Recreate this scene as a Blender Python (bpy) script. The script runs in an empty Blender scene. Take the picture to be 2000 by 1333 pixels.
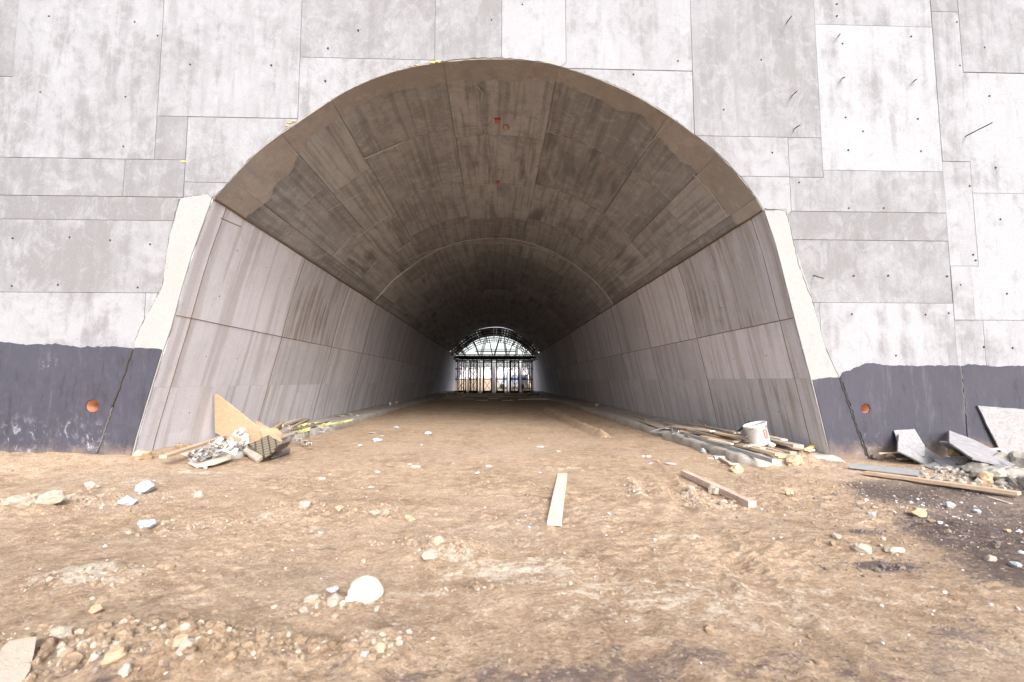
import bpy, bmesh, math, random
import numpy as np
from mathutils import Vector, Matrix, geometry, noise as mnoise
random.seed(7); RS = np.random.RandomState(11)
sc = bpy.context.scene; col = sc.collection
R_ = math.radians
# ------------------------------------------------------------------ camera, world, sun, exposure
CAM_H, PITCH, YAW, FPX, D = 1.58, R_(4.69), R_(-2.0), 944.0, 9.3
cd = bpy.data.cameras.new('camera'); cam = bpy.data.objects.new('camera', cd); col.objects.link(cam)
cam.location = (0, 0, CAM_H); cam.rotation_euler = (math.pi/2 + PITCH, 0, YAW)
cd.sensor_width = 36; cd.lens = 36*FPX/2000; cd.clip_start = .05; cd.clip_end = 2000
cd.dof.use_dof = True; cd.dof.focus_distance = 14; cd.dof.aperture_fstop = 2.0
sc.camera = cam
SUN_EL, SUN_AZ = 33, 166           # degrees; azimuth measured from +Y, clockwise: behind the camera
w = bpy.data.worlds.new('World'); sc.world = w; w.use_nodes = True
nt = w.node_tree; nt.nodes.clear()
sky = nt.nodes.new('ShaderNodeTexSky'); sky.sky_type = 'NISHITA'; sky.sun_disc = False
sky.sun_elevation = R_(SUN_EL); sky.sun_rotation = R_(SUN_AZ); sky.dust_density = 4; sky.air_density = 1.0
hs = nt.nodes.new('ShaderNodeHueSaturation'); hs.inputs['Saturation'].default_value = .36
bg = nt.nodes.new('ShaderNodeBackground'); bg.inputs['Strength'].default_value = .15
wo = nt.nodes.new('ShaderNodeOutputWorld')
nt.links.new(sky.outputs[0], hs.inputs['Color']); nt.links.new(hs.outputs[0], bg.inputs[0]); nt.links.new(bg.outputs[0], wo.inputs[0])
sd = bpy.data.lights.new('sun', 'SUN'); sd.energy = .75; sd.angle = R_(16); sd.color = (1, .98, .955)
so = bpy.data.objects.new('sun', sd); col.objects.link(so)
saz = R_(SUN_AZ); sdir = Vector((math.sin(saz)*math.cos(R_(SUN_EL)), math.cos(saz)*math.cos(R_(SUN_EL)), math.sin(R_(SUN_EL))))
so.rotation_euler = sdir.to_track_quat('Z', 'Y').to_euler()
vs = sc.view_settings; vs.view_transform = 'Standard'; vs.look = 'None'; vs.gamma = 1; vs.use_curve_mapping = False
vs.exposure = 1.57
sc.cycles.max_bounces = 16; sc.cycles.diffuse_bounces = 14; sc.cycles.glossy_bounces = 3
sc.cycles.use_denoising = True
# ------------------------------------------------------------------ pixel -> world helpers (2000 x 1333 photograph)
RM = cam.rotation_euler.to_matrix(); CO = Vector((0, 0, CAM_H))
def ray(px, py): return RM @ Vector(((px-1000)/FPX, -(py-666.5)/FPX, -1))
def at_y(px, py, Y=D): d = ray(px, py); return CO + d*(Y/d.y)
def at_z(px, py, z=0.): d = ray(px, py); return CO + d*((z-CAM_H)/d.z)
def on_plane(px, py, p, n): d = ray(px, py); return CO + d*((p-CO).dot(n)/d.dot(n))
# ------------------------------------------------------------------ noise
def hsh(ix, iy, seed):
    h = (ix.astype(np.int64)*374761393 + iy.astype(np.int64)*668265263 + seed*974634777) & 0xffffffff
    h = ((h ^ (h >> 13))*1274126177) & 0xffffffff
    return ((h ^ (h >> 16)) & 0xffff)/65535.
def vn(x, y, seed=0):
    ix = np.floor(x); iy = np.floor(y); fx = x-ix; fy = y-iy
    fx = fx*fx*(3-2*fx); fy = fy*fy*(3-2*fy)
    a = hsh(ix, iy, seed); b = hsh(ix+1, iy, seed); c = hsh(ix, iy+1, seed); d = hsh(ix+1, iy+1, seed)
    return (a*(1-fx)+b*fx)*(1-fy) + (c*(1-fx)+d*fx)*fy
def fbm(x, y, o=4, seed=0):
    s = 0; a = 1; t = 0
    for i in range(o):
        s = s + a*vn(x*2**i+i*17.3, y*2**i-i*9.1, seed+i); t += a; a *= .5
    return s/t
# ------------------------------------------------------------------ object helpers
def tag(o, label=None, cat=None, group=None, kind=None):
    for k, v in (('label', label), ('category', cat), ('group', group), ('kind', kind)):
        if v: o[k] = v
    return o
def link(name, me, mat=None, parent=None, loc=None):
    o = bpy.data.objects.new(name, me); col.objects.link(o)
    if mat is not None and me is not None: me.materials.append(mat)
    if loc is not None: o.location = loc
    if parent is not None: o.parent = parent
    return o
def empty(name, loc, label, cat, group=None, kind=None):
    o = bpy.data.objects.new(name, None); col.objects.link(o); o.location = loc
    o.empty_display_size = .2
    return tag(o, label, cat, group, kind)
def np_mesh(name, V, F, smooth=False):
    me = bpy.data.meshes.new(name); V = np.asarray(V, dtype=np.float32); F = np.asarray(F, dtype=np.int32); k = F.shape[1]
    me.vertices.add(len(V)); me.vertices.foreach_set('co', V.ravel())
    me.loops.add(F.size); me.loops.foreach_set('vertex_index', F.ravel())
    me.polygons.add(len(F)); me.polygons.foreach_set('loop_start', np.arange(0, F.size, k, dtype=np.int32))
    me.update(calc_edges=True)
    me.polygons.foreach_set('use_smooth', np.full(len(F), bool(smooth)))
    me.validate(); return me
class MB:
    """collects boxes, bars and tubes; build() links them as one mesh object"""
    def __init__(s): s.bm = bmesh.new()
    def box(s, a, b, w, t, up=(0, 0, 1), bev=.004, wob=0):
        a = Vector(a); b = Vector(b); d = b-a; L = d.length; d.normalize(); up = Vector(up)
        if abs(d.dot(up)) > .97: up = Vector((0, 1, 0))
        x = d.cross(up).normalized(); z = x.cross(d).normalized()
        n = max(1, int(L/.5)) if wob else 1; prev = None; rings = []
        for i in range(n+1):
            o = a + d*(L*i/n) + z*(random.uniform(-wob, wob) if wob else 0) + x*(random.uniform(-wob, wob) if wob else 0)
            rings.append([s.bm.verts.new(o + x*sx*w/2 + z*sz*t/2) for sx, sz in ((-1, -1), (1, -1), (1, 1), (-1, 1))])
        for r0, r1 in zip(rings, rings[1:]):
            for k in range(4): s.bm.faces.new((r0[k], r0[(k+1) % 4], r1[(k+1) % 4], r1[k]))
        fs = [s.bm.faces.new(rings[0][::-1]), s.bm.faces.new(rings[-1])]
        if bev:
            ed = set(e for r in rings for v in r for e in v.link_edges if not (e.verts[0] in r and False))
            long_ = [e for e in ed if len(e.link_faces) == 2 and e.calc_face_angle(0) > .8]
            bmesh.ops.bevel(s.bm, geom=long_, offset=bev, segments=1, affect='EDGES')
        return s
    def tube(s, pts, r, n=8, r2=None, caps=True):
        pts = [Vector(p) for p in pts]; rings = []
        for i, p in enumerate(pts):
            d = (pts[min(i+1, len(pts)-1)] - pts[max(i-1, 0)]).normalized()
            u = d.orthogonal().normalized() if i == 0 else (u - d*u.dot(d)).normalized()
            v = d.cross(u); rr = r if r2 is None else r + (r2-r)*i/(len(pts)-1)
            rings.append([s.bm.verts.new(p + (u*math.cos(2*math.pi*k/n) + v*math.sin(2*math.pi*k/n))*rr) for k in range(n)])
        for a, b in zip(rings, rings[1:]):
            for k in range(n): s.bm.faces.new((a[k], a[(k+1) % n], b[(k+1) % n], b[k])).smooth = True
        if caps: s.bm.faces.new(rings[0][::-1]); s.bm.faces.new(rings[-1])
        return s
    def prism(s, pts, nrm, th):
        """planar outline (3D points) given a thickness against nrm"""
        nrm = Vector(nrm).normalized(); A = [s.bm.verts.new(p) for p in pts]; B = [s.bm.verts.new(Vector(p)-nrm*th) for p in pts]; n = len(A)
        fa = s.bm.faces.new(A); fb = s.bm.faces.new(B[::-1])
        for k in range(n): s.bm.faces.new((A[k], B[k], B[(k+1) % n], A[(k+1) % n]))
        return s
    def sphere(s, c, r, sub=2, sc_=(1, 1, 1), jit=0, seed=0):
        g = bmesh.ops.create_icosphere(s.bm, subdivisions=sub, radius=1)
        rr = random.Random(seed); ph = [rr.uniform(0, 6) for _ in range(6)]
        for v in g['verts']:
            p = v.co.copy(); k = 1 + jit*(math.sin(3.1*p.x+ph[0])*math.sin(2.7*p.y+ph[1]) + .6*math.sin(5.3*p.z+ph[2]+2*p.x) + .4*math.sin(9*p.x+ph[3])*math.sin(8*p.y+ph[4]))
            v.co = Vector((p.x*sc_[0], p.y*sc_[1], p.z*sc_[2]))*r*k + Vector(c)
            for f in v.link_faces: f.smooth = True
        return s
    def build(s, name, mat, parent=None, origin=None):
        bmesh.ops.recalc_face_normals(s.bm, faces=s.bm.faces)
        if origin is None and parent is None:
            vs_ = [v.co for v in s.bm.verts]
            origin = Vector((sum(v.x for v in vs_)/len(vs_), sum(v.y for v in vs_)/len(vs_), min(v.z for v in vs_)))
        if origin is not None: bmesh.ops.translate(s.bm, verts=s.bm.verts, vec=-Vector(origin))
        elif parent is not None: bmesh.ops.translate(s.bm, verts=s.bm.verts, vec=-parent.location)
        me = bpy.data.meshes.new(name); s.bm.to_mesh(me); s.bm.free()
        return link(name, me, mat, parent, origin)
# ------------------------------------------------------------------ materials
class NT:
    def __init__(s, name):
        s.m = bpy.data.materials.new(name); s.m.use_nodes = True; s.t = s.m.node_tree; s.t.nodes.clear()
        s.out = s.n('ShaderNodeOutputMaterial'); s.b = s.n('ShaderNodeBsdfPrincipled'); s.l(s.b.outputs[0], s.out.inputs[0])
        s.b.inputs['Specular IOR Level'].default_value = .3
        s.geo = s.n('ShaderNodeNewGeometry'); s.P = s.geo.outputs['Position']
    def n(s, t): return s.t.nodes.new(t)
    def l(s, a, b): s.t.links.new(a, b)
    def put(s, v, inp):
        if isinstance(v, (int, float)): inp.default_value = v
        elif isinstance(v, tuple): inp.default_value = v + (1,) if len(v) == 3 and inp.type == 'RGBA' else v
        else: s.l(v, inp)
    def obj(s): return s.n('ShaderNodeTexCoord').outputs['Object']
    def mapv(s, scale, vec=None, rot=(0, 0, 0), loc=(0, 0, 0)):
        m = s.n('ShaderNodeMapping'); m.inputs['Scale'].default_value = scale; m.inputs['Rotation'].default_value = rot; m.inputs['Location'].default_value = loc
        s.l(vec if vec is not None else s.P, m.inputs[0]); return m.outputs[0]
    def noise(s, scale, vec=None, detail=5, rough=.55, dist=0):
        n = s.n('ShaderNodeTexNoise'); n.inputs['Scale'].default_value = scale; n.inputs['Detail'].default_value = detail
        n.inputs['Roughness'].default_value = rough; n.inputs['Distortion'].default_value = dist
        s.l(vec if vec is not None else s.P, n.inputs['Vector']); return n.outputs[0]
    def vor(s, scale, vec=None, feature='F1'):
        n = s.n('ShaderNodeTexVoronoi'); n.inputs['Scale'].default_value = scale; n.feature = feature
        s.l(vec if vec is not None else s.P, n.inputs['Vector']); return n.outputs[0]
    def math(s, op, a, b=0., c=0., clamp=False):
        n = s.n('ShaderNodeMath'); n.operation = op; n.use_clamp = clamp
        s.put(a, n.inputs[0]); s.put(b, n.inputs[1])
        if op in ('MULTIPLY_ADD',): s.put(c, n.inputs[2])
        return n.outputs[0]
    def ramp(s, f, lo, hi, a=0., b=1.):
        n = s.n('ShaderNodeMapRange'); n.interpolation_type = 'SMOOTHSTEP'
        s.put(f, n.inputs[0]); s.put(lo, n.inputs[1]); s.put(hi, n.inputs[2]); s.put(a, n.inputs[3]); s.put(b, n.inputs[4]); return n.outputs[0]
    def mix(s, f, a, b, mode='MIX'):
        n = s.n('ShaderNodeMix'); n.data_type = 'RGBA'; n.blend_type = mode
        s.put(f, n.inputs[0]); s.put(a, n.inputs[6]); s.put(b, n.inputs[7]); return n.outputs[2]
    def bump(s, h, strength=.3, dist=.01, nrm=None):
        n = s.n('ShaderNodeBump'); n.inputs['Strength'].default_value = strength; n.inputs['Distance'].default_value = dist
        s.l(h, n.inputs['Height']);
        if nrm is not None: s.l(nrm, n.inputs['Normal'])
        return n.outputs[0]
    def fin(s, c, rough=.85, nrm=None, metal=0.):
        s.put(c, s.b.inputs['Base Color']); s.put(rough, s.b.inputs['Roughness']); s.b.inputs['Metallic'].default_value = metal
        if nrm is not None: s.l(nrm, s.b.inputs['Normal'])
        return s.m
def concrete(name, dark, light, stain, streak=(5, 5, .45), rust=(.30, .17, .08), pits=1., shift=1., tw=.9, lo=.80, hi=1.22, blot=.35, board=0.):
    """object colour: R shifts grey to pale, G strength of dark stains, B rust streaks"""
    t = NT(name); oi = t.n('ShaderNodeObjectInfo'); sp = t.n('ShaderNodeSeparateColor'); t.l(oi.outputs['Color'], sp.inputs[0])
    rnd = oi.outputs['Random']
    off = t.n('ShaderNodeCombineXYZ'); t.l(t.math('MULTIPLY', rnd, 31.*shift), off.inputs[0]); t.l(t.math('MULTIPLY', rnd, 17.*shift), off.inputs[2])
    va = t.n('ShaderNodeVectorMath'); va.operation = 'ADD'; t.l(t.P, va.inputs[0]); t.l(off.outputs[0], va.inputs[1]); P = va.outputs[0]
    big = t.noise(.55, P, 9, .66, .4); st = t.noise(1., t.mapv(streak, P), 6, .62, .25); mid = t.noise(3.2, P, 7, .7, .6); fine = t.noise(38, t.P, 5, .7)
    f = t.math('MULTIPLY_ADD', big, .9, t.math('MULTIPLY_ADD', st, .6, t.math('MULTIPLY', mid, .5)))
    f = t.math('ADD', f, t.math('MULTIPLY_ADD', sp.outputs[0], tw, -.5*tw))
    f = t.ramp(f, lo, hi)
    c = t.mix(f, dark, light)
    bl_ = t.noise(1.7, t.mapv((1.2, 1.2, .8), P), 11, .78, .9); bl2 = t.noise(14, t.mapv((1, 1, .5), P), 8, .8, .3)
    c = t.mix(t.math('MULTIPLY', t.ramp(bl_, .50, .60), blot), c, light); c = t.mix(t.math('MULTIPLY', t.ramp(bl_, .44, .36), blot), c, dark)
    c = t.mix(t.math('MULTIPLY', t.ramp(bl2, .54, .66), blot*.8), c, light); c = t.mix(t.math('MULTIPLY', t.ramp(bl2, .42, .32), blot*.8), c, stain)
    if board:
        bd = t.noise(1., t.mapv(tuple(board), P), 3, .5, .05); c = t.mix(t.math('MULTIPLY', t.ramp(bd, .5, .62), .35), c, stain); c = t.mix(t.math('MULTIPLY', t.ramp(bd, .42, .34), .25), c, light)
    # dark water stains running in streaks
    ds = t.ramp(t.math('ADD', t.math('MULTIPLY', st, .75), t.math('MULTIPLY', big, .45)), .56, .76)
    c = t.mix(t.math('MULTIPLY', ds, sp.outputs[1]), c, stain)
    rs = t.ramp(t.noise(1., t.mapv((streak[0]*1.3, streak[1]*1.3, streak[2]*.4), P), 5, .6, .2), .60, .72)
    c = t.mix(t.math('MULTIPLY', rs, sp.outputs[2]), c, rust)
    # thin pale lime runs
    lr = t.ramp(t.noise(1., t.mapv((streak[0]*5, streak[1]*5, streak[2]*1.2), P), 4, .6, .3), .66, .74)
    c = t.mix(t.math('MULTIPLY', lr, .35), c, light)
    g = t.ramp(fine, .3, .7, .88, 1.06); gn = t.n('ShaderNodeCombineColor')
    for i in range(3): t.l(g, gn.inputs[i])
    c = t.mix(1., c, gn.outputs[0], 'MULTIPLY')
    pv = t.vor(6.5, t.mapv((1, 1, 1), P)); pit = t.ramp(pv, .035, .055, 1, 0); pm = t.ramp(t.noise(1.3, P, 2), .5, .6)
    pv2 = t.vor(24, P); pit2 = t.math('MULTIPLY', t.ramp(pv2, .06, .10, 1, 0), t.ramp(t.noise(2.2, P, 3), .54, .66))
    pit = t.math('MAXIMUM', t.math('MULTIPLY', pit, pm), t.math('MULTIPLY', pit2, .8)); c = t.mix(t.math('MULTIPLY', pit, .75*pits), c, (.10, .085, .08))
    h = t.math('ADD', t.math('MULTIPLY', fine, .25), t.math('ADD', t.math('MULTIPLY', mid, .6), t.math('MULTIPLY', pit, -.8)))
    return t.fin(c, t.ramp(mid, .3, .7, .7, .92), t.bump(h, .5, .012))
M = {}
M['wall'] = concrete('portal_concrete', (.170, .165, .172), (.292, .292, .312), (.135, .132, .134), (4.5, 4.5, .5), shift=.05, tw=.42, lo=.86, hi=1.20, blot=.40)
M['plaster'] = concrete('plaster_strip', (.205, .20, .195), (.285, .28, .275), (.19, .18, .17), (3, 3, .6), pits=.6, blot=.5)
M['side'] = concrete('side_wall_concrete', (.50, .495, .54), (.68, .67, .73), (.29, .255, .23), (1.1, 6.5, .28), (.38, .27, .18), tw=.7, blot=.3, board=(.4, 3.4, .09))
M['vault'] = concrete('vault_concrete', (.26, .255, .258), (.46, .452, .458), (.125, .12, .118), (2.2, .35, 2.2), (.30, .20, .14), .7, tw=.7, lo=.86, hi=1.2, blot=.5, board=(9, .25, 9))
M['collar'] = concrete('vault_collar_concrete', (.33, .30, .28), (.47, .43, .40), (.19, .172, .158), (2.2, .9, 2.2), (.34, .21, .14), .6, tw=.5, blot=.5)
M['kerb'] = concrete('kerb_concrete', (.28, .245, .21), (.46, .425, .39), (.22, .18, .14), (2, 1, 3))
M['joint'] = NT('joint_filler').fin((.15, .14, .13), .95)
t = NT('bitumen_paint'); n1 = t.noise(.8, None, 8, .7, .4); n2 = t.noise(9, None, 6, .75); sp_ = t.ramp(t.noise(6, t.mapv((1, 1, .8)), 8, .8, .8), .66, .74)
lowm = t.n('ShaderNodeSeparateXYZ'); t.l(t.P, lowm.inputs[0]); lowf = t.ramp(lowm.outputs[2], .2, 1.5, 1, .12)
c = t.mix(n1, (.029, .028, .040), (.054, .052, .072)); c = t.mix(t.math('MULTIPLY', t.ramp(n2, .45, .7), .35), c, (.075, .072, .085)); c = t.mix(t.math('MULTIPLY', sp_, lowf), c, (.26, .25, .29))
n4 = t.noise(1., t.mapv((6, 6, 1.1)), 6, .7, .3); c = t.mix(t.math('MULTIPLY', t.ramp(n4, .52, .68), .5), c, (.085, .083, .10)); c = t.mix(t.math('MULTIPLY', t.ramp(n4, .42, .34), .5), c, (.022, .021, .027))
rust_ = t.ramp(t.noise(2.3, None, 7, .75, 1.), .66, .74); c = t.mix(t.math('MULTIPLY', rust_, .3), c, (.09, .055, .06))
foot = t.ramp(t.math('ADD', lowm.outputs[2], t.math('MULTIPLY', t.noise(3, None, 8, .8), -.9)), -.45, .05, 1, 0); c = t.mix(t.math('MULTIPLY', foot, .75), c, (.26, .19, .14))
for (cx, cz, rr_) in ((-7.75, .72, .42), (-7.4, .45, .5), (-8.7, .35, .8), (7.35, .25, .5), (-8.3, 1.9, .25)):
    dv = t.n('ShaderNodeVectorMath'); dv.operation = 'DISTANCE'; cb = t.n('ShaderNodeCombineXYZ'); t.l(lowm.outputs[0], cb.inputs[0]); t.l(lowm.outputs[2], cb.inputs[2]); t.l(cb.outputs[0], dv.inputs[0]); dv.inputs[1].default_value = (cx, 0, cz)
    c = t.mix(t.math('MULTIPLY', t.ramp(dv.outputs['Value'], rr_, 0), t.ramp(t.noise(7, t.mapv((1, 1, .6), None, (0, 0, 0), (cx, 0, 0)), 9, .8, .8), .53, .62)), c, (.27, .26, .32))
M['bitumen'] = t.fin(c, t.ramp(n2, .3, .7, .45, .75), t.bump(t.math('ADD', n2, n4), .4, .012))
def wood(name, a, b, dirt=(.12, .09, .07), df=.3):
    t = NT(name); P = t.obj(); n1 = t.noise(1., t.mapv((3, 3, 3), P), 4); g = t.noise(1., t.mapv((14, 1.2, 20), P), 5, .7, .6); d = t.ramp(t.noise(5, P, 7, .75, .5), .5, .72)
    c = t.mix(t.ramp(g, .3, .7), a, b); c = t.mix(t.math('MULTIPLY', d, df), c, dirt); return t.fin(c, .8, t.bump(g, .4, .004))
M['plywood'] = wood('plywood', (.42, .29, .19), (.52, .37, .245), (.16, .10, .07), .3)
M['pale_wood'] = wood('pale_timber', (.52, .43, .35), (.68, .59, .50), (.34, .24, .19), .5)
M['old_wood'] = wood('weathered_timber', (.32, .265, .215), (.46, .395, .33), (.15, .11, .09), .4)
M['tan_wood'] = wood('tan_timber', (.40, .29, .20), (.52, .39, .28), (.14, .10, .07), .35)
M['red_wood'] = wood('reddish_timber', (.42, .30, .24), (.58, .46, .38), (.17, .11, .09), .55)
M['grey_board'] = wood('grey_formwork_board', (.20, .19, .205), (.29, .28, .29), (.38, .375, .365), .7)
M['yellow_paint'] = wood('yellow_painted_wood', (.62, .48, .14), (.70, .60, .30), (.3, .22, .12), .4)
t = NT('galvanised_steel'); n = t.noise(14, t.obj(), 6, .7); M['steel'] = t.fin(t.mix(n, (.30, .33, .36), (.55, .57, .60)), .45, t.bump(n, .2, .004), .6)
t = NT('white_plastic'); n = t.noise(9, t.obj(), 7, .75, .4); M['bucket'] = t.fin(t.mix(t.ramp(n, .58, .70), (.58, .58, .57), (.24, .23, .22)), .4)
M['white'] = NT('white_scrap').fin((.50, .49, .48), .7)
t = NT('scrap_plastic'); n = t.noise(7, t.obj(), 5); M['scrap'] = t.fin(t.mix(n, (.22, .21, .20), (.42, .41, .40)), .55)
M['dark_steel'] = NT('dark_painted_steel').fin((.022, .021, .022), .7)
M['rusty'] = NT('rusty_rebar').fin((.10, .06, .045), .8)
t = NT('patterned_board'); P = t.obj()
def lines(ax, s_, w_):
    wv = t.n('ShaderNodeTexWave'); wv.wave_type = 'BANDS'; wv.bands_direction = 'X'; wv.inputs['Scale'].default_value = s_; wv.inputs['Distortion'].default_value = .3
    t.l(t.mapv((1, 1, 1), P, (0, 0, ax)), wv.inputs[0]); return t.ramp(wv.outputs[0], w_, w_+.12)
M['pattern'] = t.fin(t.mix(t.math('MAXIMUM', lines(.9, 2.6, .80), lines(-.5, 2.6, .80)), (.20, .165, .115), (.05, .045, .04)), .7, t.bump(t.noise(20, P, 5), .4, .01))
M['black'] = NT('black_rubber').fin((.03, .03, .03), .7)
M['strap'] = NT('yellow_strap').fin((.50, .50, .20), .7)
t = NT('orange_pipe'); M['orange'] = t.fin(t.mix(t.noise(8), (.20, .065, .03), (.32, .13, .07)), .45)
t = NT('yellow_foam'); M['foam'] = t.fin(t.mix(t.noise(20), (.40, .27, .10), (.48, .37, .20)), .8)
t = NT('cream_foam'); M['cream'] = t.fin(t.mix(t.noise(12, t.obj()), (.56, .54, .45), (.64, .63, .54)), .75, t.bump(t.noise(26, t.obj(), 8, .7), .9, .03))
M['pink'] = NT('pink_plastic').fin((.50, .15, .13), .7)
M['red'] = NT('red_print').fin((.62, .08, .07), .5)
M['hole'] = NT('tie_hole_shadow').fin((.05, .045, .045), .95)
def stone(name, a, b):
    t = NT(name); n = t.noise(9, t.obj(), 7, .7); f = t.noise(70, t.obj(), 5, .7)
    return t.fin(t.mix(n, a, b), .9, t.bump(t.math('ADD', n, t.math('MULTIPLY', f, .5)), .6, .02))
M['pale_stone'] = stone('pale_stone', (.33, .275, .22), (.48, .415, .345))
M['tan_stone'] = stone('tan_clod', (.42, .29, .19), (.58, .44, .32))
M['grey_stone'] = stone('grey_stone', (.36, .34, .35), (.58, .56, .57))
M['orange_stone'] = stone('orange_clod', (.40, .26, .16), (.52, .38, .27))
M['dark_stone'] = stone('dark_clod', (.12, .095, .09), (.21, .17, .155))
M['rubble'] = stone('concrete_rubble', (.19, .17, .15), (.42, .395, .355))
M['bluewhite'] = stone('blue_white_plaster', (.33, .35, .38), (.45, .47, .49))
# ground soil
t = NT('dirt'); at = t.n('ShaderNodeAttribute'); at.attribute_name = 'soil'; sc3 = t.n('ShaderNodeSeparateColor'); t.l(at.outputs['Color'], sc3.inputs[0])
big = t.noise(.7, None, 9, .7, .5); mid = t.noise(6, None, 10, .78, .2); fine = t.noise(60, None, 7, .8); med = t.noise(2.2, None, 10, .76, .4)
c = t.mix(t.ramp(big, .36, .64), (.30, .200, .130), (.44, .312, .214)); c = t.mix(t.ramp(mid, .38, .66), c, (.53, .395, .28))
c = t.mix(t.math('MULTIPLY', t.ramp(med, .53, .64), .6), c, (.57, .435, .31)); c = t.mix(t.math('MULTIPLY', t.ramp(med, .45, .36), .6), c, (.205, .138, .095))
c = t.mix(t.math('MULTIPLY', t.ramp(fine, .54, .68), .55), c, (.66, .55, .43)); c = t.mix(t.math('MULTIPLY', t.ramp(fine, .45, .33), .6), c, (.18, .125, .09))
sp1 = t.ramp(t.math('ADD', t.noise(3.1, t.mapv((1, 1.2, 1)), 10, .8, .3), t.math('MULTIPLY', sc3.outputs[2], .7)), .60, .74); c = t.mix(t.math('MULTIPLY', sp1, .8), c, t.mix(fine, (.10, .075, .072), (.21, .16, .155)))
dkf = t.ramp(t.math('ADD', sc3.outputs[0], t.math('MULTIPLY_ADD', mid, 1.5, -.75)), .28, .60); c = t.mix(t.math('MULTIPLY', dkf, .92), c, t.mix(t.ramp(mid, .3, .7), (.060, .044, .044), (.165, .128, .122)))
pl = t.ramp(t.math('ADD', sc3.outputs[1], t.math('MULTIPLY_ADD', mid, 3.2, -1.6)), .36, .72); c = t.mix(t.math('MULTIPLY', pl, .75), c, t.mix(fine, (.56, .46, .37), (.74, .66, .56)))
c = t.mix(t.math('MULTIPLY', t.ramp(t.noise(.35, t.mapv((1, 1, 1), None, (0, 0, 0), (3, 1, 7)), 6, .6), .48, .62), .30), c, (.50, .40, .32))
orr = t.ramp(t.noise(1.7, t.mapv((1, 1, 1), None, (0, 0, 0), (9, 4, 2)), 8, .74), .62, .72); c = t.mix(t.math('MULTIPLY', orr, .45), c, (.40, .235, .12))
vc = t.n('ShaderNodeTexVoronoi'); vc.inputs['Scale'].default_value = 48; t.l(t.P, vc.inputs['Vector']); sv = t.n('ShaderNodeSeparateColor'); t.l(vc.outputs['Color'], sv.inputs[0])
gr = t.ramp(sv.outputs[0], 0, 1, .66, 1.30); gc = t.n('ShaderNodeCombineColor'); [t.l(gr, gc.inputs[i]) for i in range(3)]; c = t.mix(.34, c, gc.outputs[0], 'MULTIPLY')
c = t.mix(t.math('MULTIPLY', t.ramp(sv.outputs[1], .95, .98), .4), c, (.66, .58, .50)); c = t.mix(t.math('MULTIPLY', t.ramp(sv.outputs[2], .95, .98), .4), c, (.12, .09, .08))
vb = t.vor(22, t.mapv((1, 1, 1))); vb2 = t.vor(60, None); hh = t.math('ADD', t.math('MULTIPLY', mid, .8), t.math('ADD', t.math('MULTIPLY', fine, .5), t.math('ADD', t.math('MULTIPLY', vb, -.22), t.math('MULTIPLY', vb2, -.12))))
M['dirt'] = t.fin(c, .93, t.bump(hh, 1., .05))
M['dirt'].node_tree.nodes['Principled BSDF'].inputs['Specular IOR Level'].default_value = .15
#@@STRUCT
# ------------------------------------------------------------------ portal and tunnel outline, measured on the front plane Y = D
LJ = [(262, 897), (271, 850), (321, 684), (335, 642), (353, 575), (375, 500), (398, 436), (416, 387)]
ARC = [(416, 387), (451, 351), (506, 291), (548, 261), (605, 222), (646, 194), (697, 167), (756, 143), (822, 126), (862, 121), (915, 115), (961, 114), (1016, 116),
       (1062, 122), (1108, 134), (1161, 151), (1230, 179), (1306, 224), (1359, 265), (1402, 299), (1445, 344), (1478, 385), (1491, 410)]
RJ = [(1491, 410), (1515, 481), (1558, 650), (1582, 740), (1609, 850), (1621, 900)]
def xz(p, Y=D): q = at_y(p[0], p[1], Y); return (q.x, q.z)
def down(P, i, j):   # extend a jamb line below the ground
    a, b = P[j], P[i]; k = (-.45-a[1])/(b[1]-a[1]); return (a[0]+(b[0]-a[0])*k, -.45)
LJw = [xz(p) for p in LJ]; ARCw = [xz(p) for p in ARC]; RJw = [xz(p) for p in RJ]
LJw = [down(LJw, 0, 2)] + LJw[1:]; RJw = RJw[:-1] + [down(RJw, -1, -3)]
class Prof:
    def __init__(s, pts, smooth=0):
        P = np.array(pts, float)
        if smooth:
            d = np.r_[0, np.cumsum(np.hypot(*np.diff(P, axis=0).T))]; u = np.linspace(0, d[-1], 160)
            X = np.interp(u, d, P[:, 0]); Z = np.interp(u, d, P[:, 1])
            k = np.ones(2*smooth+1)/(2*smooth+1)
            for A in (X, Z):
                pad = np.r_[2*A[0]-A[smooth:0:-1], A, 2*A[-1]-A[-2:-smooth-2:-1]]; A[:] = np.convolve(pad, k, 'valid')
            P = np.c_[X, Z]
        s.P = P; s.d = np.r_[0, np.cumsum(np.hypot(*np.diff(P, axis=0).T))]; s.L = s.d[-1]
        T = np.gradient(P, s.d, axis=0); T /= np.hypot(T[:, 0], T[:, 1])[:, None]; s.N = np.c_[T[:, 1], -T[:, 0]]   # right of travel = inward
    def at(s, u): u = np.asarray(u); return np.c_[np.interp(u, s.d, s.P[:, 0]), np.interp(u, s.d, s.P[:, 1])]
    def nrm(s, u): N = np.c_[np.interp(u, s.d, s.N[:, 0]), np.interp(u, s.d, s.N[:, 1])]; return N/np.hypot(N[:, 0], N[:, 1])[:, None]
    def find(s, p): q = np.array(xz(p)); u = np.linspace(0, s.L, 900); return float(u[np.argmin(np.hypot(*(s.at(u)-q).T))])
PL, PA, PR = Prof(LJw), Prof(ARCw, 4), Prof(RJw)
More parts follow.
